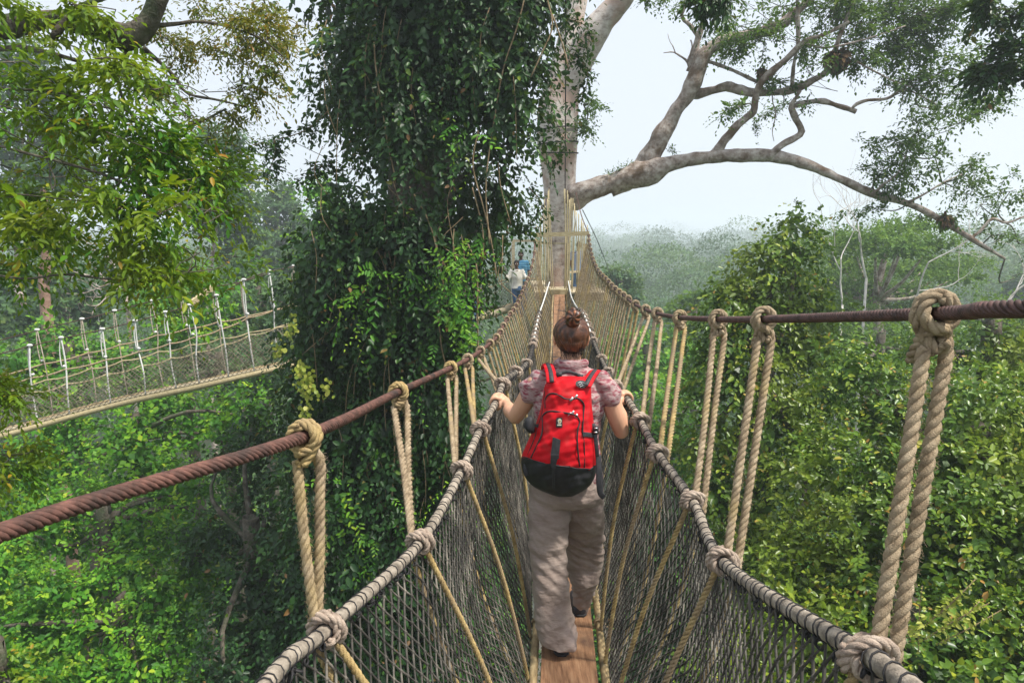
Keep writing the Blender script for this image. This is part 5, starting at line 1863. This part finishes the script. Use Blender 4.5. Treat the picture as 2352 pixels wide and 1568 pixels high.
    def leg(rows, top):
        secs = []
        for (xl, xr, py, Y, dep) in rows:
            c = X((xl+xr)/2, py, Y)
            zc = Y*cp*1.0 - c[2]*sp*1.0
            w = (xr-xl)/2/FPX*(c[1]*cp-c[2]*sp)
            secs.append((c, ex*w, ey*w*dep))
        pt.loft(secs, 24)
    pt.loft([(hipc+ez*.10, ex*.162, ey*.118), (hipc+ez*.05, ex*.172, ey*.13), (hipc-ez*.0, ex*.178, ey*.14), (hipc-ez*.06, ex*.178, ey*.138), (hipc-ez*.1, ex*.165, ey*.11)], 26)
    leg([(1214, 1310, 1130, 3.12, .85), (1213, 1311, 1180, 3.11, .8), (1215, 1307, 1230, 3.09, .7), (1218, 1305, 1280, 3.08, .7), (1222, 1308, 1320, 3.06, .8), (1226, 1311, 1370, 3.06, .95), (1229, 1321, 1420, 3.03, 1.0), (1236, 1330, 1455, 3.0, 1.05), (1241, 1329, 1470, 2.985, 1.1), (1243, 1327, 1474, 2.985, 1.1)], 0)
    leg([(1296, 1388, 1120, 3.15, .95), (1292, 1388, 1180, 3.19, .9), (1294, 1387, 1230, 3.26, .8), (1296, 1386, 1270, 3.30, .75), (1300, 1382, 1300, 3.32, .75), (1311, 1372, 1340, 3.31, .95), (1315, 1362, 1375, 3.34, 1.1), (1319, 1352, 1400, 3.36, 1.3), (1322, 1346, 1410, 3.37, 1.3)], 0)

    def wp(W, no):
        rel = W[:, 2]-feet[2]
        low = np.clip((.75-rel)/.75, .15, 1)
        q = np.c_[W[:, 0]*1.0, W[:, 1], W[:, 2]*2.0 + W[:, 0]*1.2]
        vq = np.c_[W[:, 0]*1.0+.35*W[:, 2]*.2, W[:, 1], W[:, 2]*.22]
        a = .011*snoise(vq, 38, 31, 2)*np.clip(1.1-rel, .3, 1) + .004*low*snoise(q, 11, 21, 2) + .0025*snoise(q, 60, 22, 2)
        dg_ = W[:, 2]*1.0+(W[:, 0]-feet[0])*.55
        a += .006*np.abs(np.sin(dg_*60+2.5*snoise(W, 9, 7)))*np.exp(-((rel-.40)/.09)**2)*-1
        a += .006*np.abs(np.sin((W[:, 2]-(W[:, 0]-feet[0])*.5)*70+2*snoise(W, 9, 9)))*np.exp(-((rel-.13)/.07)**2)*-1
        a += .004*np.sin(W[:, 2]*75+3*snoise(W, 12, 5))*np.exp(-((rel-.47)/.07)**2)
        a += .003*np.sin(W[:, 0]*140)*np.exp(-((rel-.86)/.1)**2)
        return no*a[:, None]
    remesh(pt, 'trousers', M['pants'], root, .0062, 2, wp)
    hem = MB()
    c = X(1289, 1486, 2.975); t = np.linspace(0, 2*PI, 40)
    # shoes
    for nm, (a, off) in {'l': (aL, 0), 'r': (aR, 0)}.items():
        so = MB()
        z0 = float(floor_z(a[1]))+.017
        f = np.array([a[0]+(.002), a[1], z0])
        so.loft([(f+ey*-.045+ez*.03, ex*.020, ez*.022), (f+ey*-.035+ez*.034, ex*.032, ez*.032), (f+ey*.0+ez*.040, ex*.037, ez*.038), (f+ey*.06+ez*.034, ex*.041, ez*.032), (f+ey*.12+ez*.026, ex*.044, ez*.024), (f+ey*.17+ez*.022, ex*.036, ez*.020), (f+ey*.195+ez*.018, ex*.016, ez*.012)], 20)
        sh_ = so.build('shoe', M['shoe'], root)
        sl = MB()
        sl.loft([(f+ey*-.048+ez*.008, ex*.022, ez*.008), (f+ey*-.03+ez*.008, ex*.036, ez*.008), (f+ey*.06+ez*.008, ex*.043, ez*.008), (f+ey*.14+ez*.008, ex*.047, ez*.008), (f+ey*.2+ez*.009, ex*.02, ez*.008)], 18, .7)
        sl.build('sole', M['black'], sh_)
    return root


woman()


def backpack():
    D = lambda x, y: (x*.3418+1071.9, y*.3418+650.8)
    Yf = 2.995
    rows = [(622, 575, 800, .030), (634, 552, 822, .050), (660, 536, 838, .078), (700, 520, 836, .098), (760, 512, 838, .112), (830, 500, 842, .122), (900, 480, 850, .132), (960, 458, 857, .138), (1030, 425, 864, .145), (1100, 392, 873, .150), (1160, 368, 877, .152), (1210, 366, 877, .150), (1260, 376, 872, .143), (1310, 396, 858, .132), (1360, 440, 830, .115), (1395, 505, 780, .098), (1420, 575, 735, .078), (1433, 620, 700, .05)]
    yy = np.linspace(622, 1433, 110)
    r = np.array(rows, float)
    xl = np.interp(yy, r[:, 0], r[:, 1]); xr = np.interp(yy, r[:, 0], r[:, 2]); dp = np.interp(yy, r[:, 0], r[:, 3])
    ker = np.ones(5)/5
    for a_ in (xl, xr, dp):
        a_[2:-2] = np.convolve(a_, ker, 'valid')
    na = 72
    th = np.linspace(0, 2*PI, na, endpoint=False)

    def surf(x, y, off=0.0):
        """outer skin of the pack at crop position"""
        x = np.atleast_1d(np.asarray(x, float)); y = np.atleast_1d(np.asarray(y, float))
        l = np.interp(y, yy, xl); rr = np.interp(y, yy, xr); d = np.interp(y, yy, dp)
        c = (l+rr)/2; h = (rr-l)/2
        e = np.clip((x-c)/h, -1, 1)
        prof = (1-np.abs(e)**2.6)**(1/1.9)
        out = []
        for X_, Y_, p_, dd in zip(x, y, prof, d):
            px, py = D(X_, Y_)
            out.append(P(px, py, Yf - dd*p_ - off))
        return np.array(out), prof

    def pocket(x, y):
        """raised lower and upper pockets"""
        def box(x, y, x0, x1, y0, s):
            return 1/(1+np.exp(-(x-x0)/s))/(1+np.exp((x-x1)/s))/(1+np.exp(-(y-y0)/s))
        x0 = np.interp(y, [880, 950, 1060, 1165, 1300], [505, 505, 478, 430, 430])
        return .014*box(x, y, x0, 752, 858, 6)+.008*box(x, y, 524, 788, 742, 7)
    root = thing('backpack', 'bright red backpack with black base worn by the woman', 'backpack', tuple(P(1290, 1000, 2.95)))
    V = np.zeros((len(yy), na, 3))
    XY = np.zeros((len(yy), na, 2))
    for i, y in enumerate(yy):
        c, h = (xl[i]+xr[i])/2, (xr[i]-xl[i])/2
        for j, t in enumerate(th):
            ct, st = math.cos(t), math.sin(t)
            e = math.copysign(abs(ct)**.7, ct)
            x = c+h*e
            px, py = D(x, y)
            if st >= 0:
                prof = (1-abs(e)**2.6)**(1/1.9) if abs(e) < 1 else 0
                o = pocket(x, y)*min(1, prof*2)
                wr_ = .005*math.sin(x*.03+y*.045)*prof + .003*math.sin(x*.09-y*.05+1)*prof + .002*math.sin(x*.05+y*.13+2*math.sin(x*.02))*prof
                V[i, j] = P(px, py, Yf-dp[i]*prof-o-wr_)
            else:
                V[i, j] = P(px, py, Yf+.006)
            XY[i, j] = (x, y)
    def line(x):
        return np.interp(x, [360, 430, 500, 600, 700, 760, 830, 880], [1160, 1176, 1196, 1212, 1224, 1238, 1248, 1212])
    F = []
    low = []
    for i in range(len(yy)-1):
        for j in range(na):
            k = (j+1) % na
            F.append([i*na+j, (i+1)*na+j, (i+1)*na+k, i*na+k])
            low.append(XY[i, j, 1] > line(XY[i, j, 0]))
    F = np.array(F); low = np.array(low)
    Vf = V.reshape(-1, 3)
    mb = MB(); mb.add(Vf, [F[~low], np.arange(na)[None]]); main = mb.build('main_compartment', M['red'], root)
    mb = MB(); mb.add(Vf, [F[low], (np.arange(na)+(len(yy)-1)*na)[::-1][None]]); mb.build('base_panel', M['black'], root)
    # seam between red and black
    def tube_on(name, pts, r, m, off=.006, parent=root, flat=None):
        q = curve([(a, b_, 0) for a, b_ in pts], step=6)
        s, _ = surf(q[:, 0], q[:, 1], off)
        for i in range(len(s)):
            o = pocket(q[i, 0], q[i, 1])
            d = nrmz(s[i]); s[i] = s[i] - np.array([0, 1, 0])*o
        ab = (np.full(len(s), r), np.full(len(s), r*flat)) if flat else None
        t = MB(); t.tube(s, r, 8, ab=ab, ref=(0, 1, 0) if flat else None)
        return t.build(name, M[m], parent)
    xs = np.linspace(380, 868, 40)
    tube_on('seam_piping', [(x, float(line(x))) for x in xs], .0028, 'black', .002)
    z1 = tube_on('zipper', [(528, 835), (528, 780), (545, 748), (578, 737), (620, 748), (660, 771), (700, 775), (742, 768), (775, 790), (788, 820), (783, 880), (779, 950), (778, 1010)], .0042, 'black', .003, flat=.0) if False else tube_on('zipper', [(528, 835), (528, 780), (545, 748), (578, 737), (620, 748), (660, 771), (700, 775), (742, 768), (775, 790), (788, 820), (783, 880), (779, 950), (778, 1010)], .0036, 'black', .004)
    z2 = tube_on('zipper', [(432, 1165), (470, 1085), (502, 1010), (510, 940), (507, 895), (525, 865), (560, 853), (620, 857), (700, 868), (738, 884), (757, 925), (745, 970), (740, 1030), (746, 1130), (758, 1222)], .0036, 'black', .006)
    tube_on('side_piping', [(410, 1150), (455, 1040), (492, 920), (512, 830), (525, 720)], .0022, 'black', .001)
    tube_on('side_piping', [(782, 1010), (790, 1100), (792, 1235)], .0026, 'black', .002)
    # flat pieces lying on the skin
    def patch(name, outline, m, off, parent=root, th_=.003, n=6, label=None):
        o = np.array(outline, float)
        c = o.mean(0)
        rings = [c+(o-c)*s for s in np.linspace(0.02, 1, n)]
        V_, k = [], len(o)
        for q in rings:
            s, _ = surf(q[:, 0], q[:, 1], off)
            pk = np.array([pocket(a, b_) for a, b_ in q])
            s = s-np.array([0, 1, 0])*pk[:, None]
            V_.append(s)
        s = V_[-1]+np.array([0, th_+.003, 0])
        V_.append(s)
        V_ = np.concatenate(V_)
        i = np.arange(n)[:, None]*k; j = np.arange(k)[None]; q2 = (j+1) % k
        F_ = np.stack([i+j, i+k+j, i+k+q2, i+q2], -1).reshape(-1, 4)
        mb_ = MB(); mb_.add(V_, [F_, np.arange(k)[None]])
        return mb_.build(name, M[m], parent, smooth=False, label=label)
    def rect(x0, x1, y0, y1, n=5):
        t = np.linspace(0, 1, n)[:-1]
        return [(x0+(x1-x0)*q, y0) for q in t]+[(x1, y0+(y1-y0)*q) for q in t]+[(x1-(x1-x0)*q, y1) for q in t]+[(x0, y1-(y1-y0)*q) for q in t]
    lab = patch('label_patch', rect(598, 641, 893, 957), 'black', .005)
    patch('emblem', [(614, 903), (624, 899), (634, 906), (636, 918), (630, 930), (620, 934), (611, 930), (613, 921), (609, 913)], 'emblem', .008, lab)
    patch('emblem_mark', [(619, 910), (628, 909), (631, 916), (627, 923), (619, 924)], 'rope_gold', .0095, lab, .001)
    patch('emblem_text', rect(607, 634, 938, 945), 'emblem', .008, lab)
    t = np.linspace(0, 2*PI, 22, endpoint=False)
    ov = [(775+42*math.cos(a)+(8*math.sin(a)), 677+26*math.sin(a)) for a in t]
    badge = patch('badge', ov, 'black', .010, label='oval black badge with a silver crest')
    for pts in ([(748, 670), (765, 662), (785, 668), (802, 678)], [(756, 684), (770, 676), (788, 684), (806, 690)], [(762, 694), (775, 688), (790, 694)], [(766, 664), (776, 676), (780, 690)]):
        tube_on('badge_line', pts, .0011, 'metal', .0145, badge)
    patch('pull_strap', [(577, 1022), (602, 1030), (628, 1042), (626, 1080), (618, 1148), (590, 1150), (562, 1146), (570, 1090)], 'strap', .010)
    patch('buckle', rect(563, 618, 1140, 1166), 'black', .016)
    patch('lower_strap', [(563, 1160), (612, 1160), (600, 1195), (594, 1240), (592, 1300), (590, 1365), (574, 1365), (574, 1300), (572, 1240), (560, 1195)], 'strap', .011)
    patch('side_strap', rect(430, 482, 946, 966), 'strap', .006)
    patch('side_strap', [(780, 996), (800, 1000), (845, 1004), (856, 1006), (856, 1034), (840, 1034), (800, 1028), (780, 1024)], 'strap', .012)
    # zip pulls
    for (x, y, a) in [(705, 778, 1), (735, 760, 1), (692, 880, 1), (735, 890, 1), (712, 868, 1)]:
        g, _ = surf([x], [y], .018)
        p = g[0]
        q = MB(); q.box(p, (.0045, .0025, .010), np.array([[.8, 0, .6], [0, 1, 0], [-.6, 0, .8]])); q.build('zip_pull', M['metal'], root)
    # side pockets, buckle and hanging strap
    q = MB()
    c = P(*D(428, 945), 2.93)
    q.loft([(c+np.array([0, 0, .035]), np.array([.010, 0, 0]), np.array([0, .02, 0])), (c+np.array([-.004, 0, .02]), np.array([.022, 0, 0]), np.array([0, .03, 0])), (c+np.array([-.006, 0, -.01]), np.array([.026, 0, 0]), np.array([0, .035, 0])), (c+np.array([.004, 0, -.034]), np.array([.016, 0, 0]), np.array([0, .03, 0]))], 16)
    q.build('side_pouch', M['black'], root)
    def ribbon(name, pts, w, Y, m='strap', th_=.002):
        pp = np.array([P(*D(x, y), Yq) for (x, y), Yq in zip(pts, Y)])
        c_ = curve(pp, 24)
        t_ = MB(); t_.tube(c_, w, 8, ab=(np.full(24, w), np.full(24, th_)), ref=(1, 0, 0))
        return t_.build(name, M[m], root)
    ribbon('side_strap', [(850, 940), (862, 1010), (872, 1100), (878, 1160)], .009, [2.95, 2.93, 2.92, 2.92])
    ribbon('hanging_strap', [(884, 1150), (888, 1250), (890, 1340), (900, 1410), (925, 1436)], .013, [2.93, 2.91, 2.90, 2.90, 2.90])
    ribbon('hanging_strap', [(900, 1240), (906, 1330), (905, 1400)], .008, [2.94, 2.93, 2.92])
    ribbon('side_strap', [(395, 1210), (398, 1260), (402, 1290)], .010, [2.93, 2.92, 2.92])
    q = MB(); q.box(P(*D(868, 985), 2.925), (.012, .005, .017)); q.build('buckle', M['black'], root)
    for (x, y) in [(868, 972), (866, 1000)]:
        q = MB(); q.box(P(*D(x, y), 2.917), (.008, .003, .0025)); q.build('buckle_bar', M['metal'], root)
    # shoulder straps over the shoulders
    def strap(pts, Ys, w):
        pp = np.array([P(*D(x, y), Yq) for (x, y), Yq in zip(pts, Ys)])
        c_ = curve(pp, 30)
        # width runs across the shoulder
        t_ = MB(); t_.tube(c_, w, 12, ab=(np.full(30, w), np.full(30, .006)), ref=(1, 0, -.0))
        s_ = t_.build('shoulder_strap', M['red'], root)
        t_ = MB(); t_.tube(c_+np.array([0, -.0045, .0045]), w*.42, 8, ab=(np.full(30, w*.42), np.full(30, .004)), ref=(1, 0, 0))
        t_.build('webbing', M['strap'], s_)
    strap([(572, 668), (566, 610), (552, 562), (540, 545), (528, 600), (520, 700)], [2.93, 2.97, 3.05, 3.11, 3.2, 3.24], .024)
    strap([(798, 690), (824, 640), (850, 602), (868, 588), (880, 630), (880, 720)], [2.92, 2.965, 3.04, 3.1, 3.2, 3.24], .025)
    # grab handle stubs
    for (x, y) in [(621, 612), (764, 628)]:
        q = MB(); q.box(P(*D(x, y), 2.965), (.012, .006, .010)); q.build('handle', M['strap'], root)
    tube = MB(); tube.tube(curve([P(*D(621, 606), 2.968), P(*D(690, 596), 2.975), P(*D(764, 622), 2.968)], 14), .006, 8, ab=(np.full(14, .008), np.full(14, .003)), ref=(0, 0, 1)); tube.build('handle', M['strap'], root)


backpack()


def small_person(name_label, top, foot, Y, skin, hair, shirt, pants, face=-1, arms='rail', seed=0, sw=.34, group=None):
    """a far standing figure; top/foot are photo rows of head top and feet"""
    px = top[0]
    a = P(top[0], top[1], Y); f = P(foot[0], foot[1], Y)
    H = a[2]-f[2]
    s = H/1.7
    c = (a+f)/2
    root = thing('person', name_label, 'person', tuple(f), group)
    X0 = f[0]
    def W(x, y, z): return np.array([X0+x*s+(a[0]-f[0])*(z/1.7), Y+y*s*(-face), f[2]+z*s])
    ex, ey = np.array([s, 0, 0]), np.array([0, s, 0])
    b = MB()
    b.loft([(W(0, 0, .8), ex*.14, ey*.1), (W(0, 0, .9), ex*.16, ey*.11), (W(0, 0, 1.05), ex*.13, ey*.09), (W(0, 0, 1.25), ex*.16, ey*.1), (W(0, 0, 1.38), ex*.17, ey*.09), (W(0, 0, 1.43), ex*.09, ey*.06), (W(0, 0, 1.47), ex*.05, ey*.05)], 18)
    hd = W(0, .02, 1.6)
    chain(b, [W(0, 0, 1.42), W(0, 0, 1.55)], [.05*s, .048*s], 12)
    b.ball(hd, (.072*s, .09*s, .1*s), 16, 12)
    b.ball(hd+np.array([0, .03*s*(-face), -.05*s]), (.052*s, .055*s, .05*s), 14, 10)
    chain(b, [hd+np.array([0, .085*s*(-face), .0]), hd+np.array([0, .105*s*(-face), -.03*s])], [.008*s, .014*s], 8)
    for q in (-1, 1):
        b.ball(hd+np.array([q*.073*s, 0, -.01*s]), (.01*s, .018*s, .028*s), 8, 6)
        sh = W(q*.17, 0, 1.38)
        el = W(q*.27, .06, 1.16) if arms == 'rail' else W(q*.22, -.02, 1.1)
        ha = W(q*.36, .22, 1.28) if arms == 'rail' else W(q*.2, .2, 1.0)
        chain(b, [sh, (sh+el)/2, el], [.05*s, .045*s, .036*s], 12)
        chain(b, [el, (el+ha)/2, ha], [.036*s, .032*s, .022*s], 12)
        d = nrmz(ha-el)
        chain(b, [ha, ha+d*.05*s], [.026*s, .024*s], 8, .5)
        for k in range(4):
            o = ha+d*.06*s+np.array([0, 0, (k-1.5)*.017*s])
            chain(b, [o, o+d*.03*s, o+d*.045*s-np.array([q*.01*s, 0, .02*s])], [.009*s, .0085*s, .007*s], 6)
        chain(b, [ha+d*.01*s, ha+d*.03*s+np.array([0, 0, .03*s]), ha+d*.05*s+np.array([0, 0, .035*s])], [.011*s, .01*s, .008*s], 6)
        hp = W(q*.085, 0, .85); kn = W(q*.09, .02, .48); an = W(q*.09, -.01, .08)
        chain(b, [hp, (hp+kn)/2, kn], [.08*s, .07*s, .052*s], 12)
        chain(b, [kn, kn*.6+an*.4, an], [.05*s, .05*s, .035*s], 12)
        chain(b, [an, W(q*.09, .12, .03)], [.035*s, .028*s], 10)
    remesh(b, 'body', M[skin], root, .011*s/.8, 1)
    for q in (-1, 1):
        e = MB(); e.ball(hd+np.array([q*.03*s, .08*s*(-face), .0]), .012*s, 8, 6); e.build('eye', M['eye'], root)
    h = MB()
    h.ball(hd+np.array([0, -.012*s*(-face), .02*s]), (.083*s, .092*s, .1*s), 16, 12)
    if hair == 'long':
        h.ball(hd+np.array([0, -.05*s*(-face), -.06*s]), (.08*s, .05*s, .1*s), 14, 10)
    h.build('hair', M['hair_black'], root)
    t = MB()
    t.loft([(W(0, 0, .86), ex*.185, ey*.135), (W(0, 0, 1.0), ex*.165, ey*.12), (W(0, 0, 1.22), ex*.18, ey*.12), (W(0, 0, 1.37), ex*.185, ey*.105), (W(0, 0, 1.43), ex*.11, ey*.075), (W(0, 0, 1.45), ex*.07, ey*.06)], 20)
    for q in (-1, 1):
        sh = W(q*.17, 0, 1.38); el = W(q*.27, .06, 1.16) if arms == 'rail' else W(q*.22, -.02, 1.1)
        ha = W(q*.36, .22, 1.28) if arms == 'rail' else W(q*.2, .2, 1.0)
        if shirt == 'white_cloth':
            chain(t, [sh, (sh+el)/2, el, (el*.4+ha*.6)], [.066*s, .06*s, .055*s, .045*s], 12)
        else:
            chain(t, [sh, sh*.4+el*.6], [.066*s, .062*s], 12)
    remesh(t, 'shirt', M[shirt], root, .012*s/.8, 1, lambda W_, no: no*(.012*s*snoise(W_, 22, seed, 2))[:, None])
    p = MB()
    p.loft([(W(0, 0, .95), ex*.16, ey*.12), (W(0, 0, .82), ex*.175, ey*.13), (W(0, 0, .78), ex*.16, ey*.11)], 18)
    for q in (-1, 1):
        hp = W(q*.085, 0, .85); kn = W(q*.09, .02, .48); an = W(q*.09, -.01, .12)
        chain(p, [hp, (hp+kn)/2, kn, (kn+an)/2, an], [.094*s, .086*s, .068*s, .06*s, .055*s], 14)
    remesh(p, 'trousers', M[pants], root, .012*s/.8, 1)


small_person('child in a white shirt and jeans at the mouth of the second bridge', (1186, 598), (1192, 728), 18.15, 'skin_dark', 'short', 'white_cloth', 'denim', 1, 'rail', 1)
small_person('child in a blue striped shirt standing behind the child in white', (1196, 577), (1200, 712), 19.0, 'skin_dark', 'short', 'blue_stripe', 'denim', 1, 'down', 2)
small_person('person in a pale checked shirt beyond the ropes right of the trunk', (1330, 556), (1326, 690), 19.0, 'skin_dark', 'short', 'check', 'denim', -1, 'down', 3)
small_person('person in pale pink glimpsed through the creeper on the second bridge', (1080, 632), (1084, 752), 17.6, 'skin', 'long', 'pink', 'denim', 1, 'rail', 4)

# ------------------------------------------------------------------ light, sky, haze
SUN_EL, SUN_AZ = math.radians(62), math.radians(112)      # azimuth measured from +Y towards +X
sd = bpy.data.lights.new('sun', 'SUN')
sd.energy = 5.0
sd.angle = math.radians(5)
sd.color = (1.0, .95, .86)
so = bpy.data.objects.new('sun', sd)
C.objects.link(so)
dirv = Vector((math.sin(SUN_AZ)*math.cos(SUN_EL), math.cos(SUN_AZ)*math.cos(SUN_EL), math.sin(SUN_EL)))
so.rotation_euler = dirv.to_track_quat('Z', 'Y').to_euler()
so.location = (20, -5, 30)

w = bpy.data.worlds.new('World')
bpy.context.scene.world = w
w.use_nodes = True
nt, ln = w.node_tree.nodes, w.node_tree.links
bg = nt['Background']
sky = nt.new('ShaderNodeTexSky')
sky.sky_type = 'NISHITA'
sky.sun_disc = False
sky.sun_elevation = SUN_EL
sky.sun_rotation = SUN_AZ
sky.air_density = 1.2
sky.dust_density = 6
sky.altitude = 200
# thin bright overcast veil mixed over the clear sky
mx = nt.new('ShaderNodeMix'); mx.data_type = 'RGBA'
mx.inputs[0].default_value = .8
mx.inputs[7].default_value = (7.3, 7.8, 8.7, 1)
ln.new(sky.outputs[0], mx.inputs[6])
ln.new(mx.outputs[2], bg.inputs[0])
bg.inputs[1].default_value = .102

# the air
hz = MB()
hz.box((0, 400, -21), (1520, 1120, 56))
hm = bpy.data.materials.new('air')
hn, hl = nodes(hm)
hn.remove(hn['Principled BSDF'])
pv = hn.new('ShaderNodeVolumePrincipled')
pv.inputs['Color'].default_value = (.86, .935, 1.0, 1)
pv.inputs['Density'].default_value = .0019
pv.inputs['Anisotropy'].default_value = .2
hl.new(pv.outputs[0], hn['Material Output'].inputs['Volume'])
ho = hz.build('haze', hm, smooth=False)
tag(ho, 'pale mist hanging in the air over the whole forest', 'haze', kind='stuff')

sc = bpy.context.scene
sc.render.engine = 'CYCLES'
sc.cycles.use_denoising = True
sc.cycles.max_bounces = 8
sc.cycles.diffuse_bounces = 3
sc.cycles.glossy_bounces = 2
sc.cycles.transmission_bounces = 4
sc.cycles.volume_bounces = 2
sc.cycles.transparent_max_bounces = 8
sc.cycles.sample_clamp_indirect = 4
sc.view_settings.view_transform = 'Standard'
sc.view_settings.look = 'None'
sc.view_settings.exposure = 0.42
sc.view_settings.gamma = 1.0
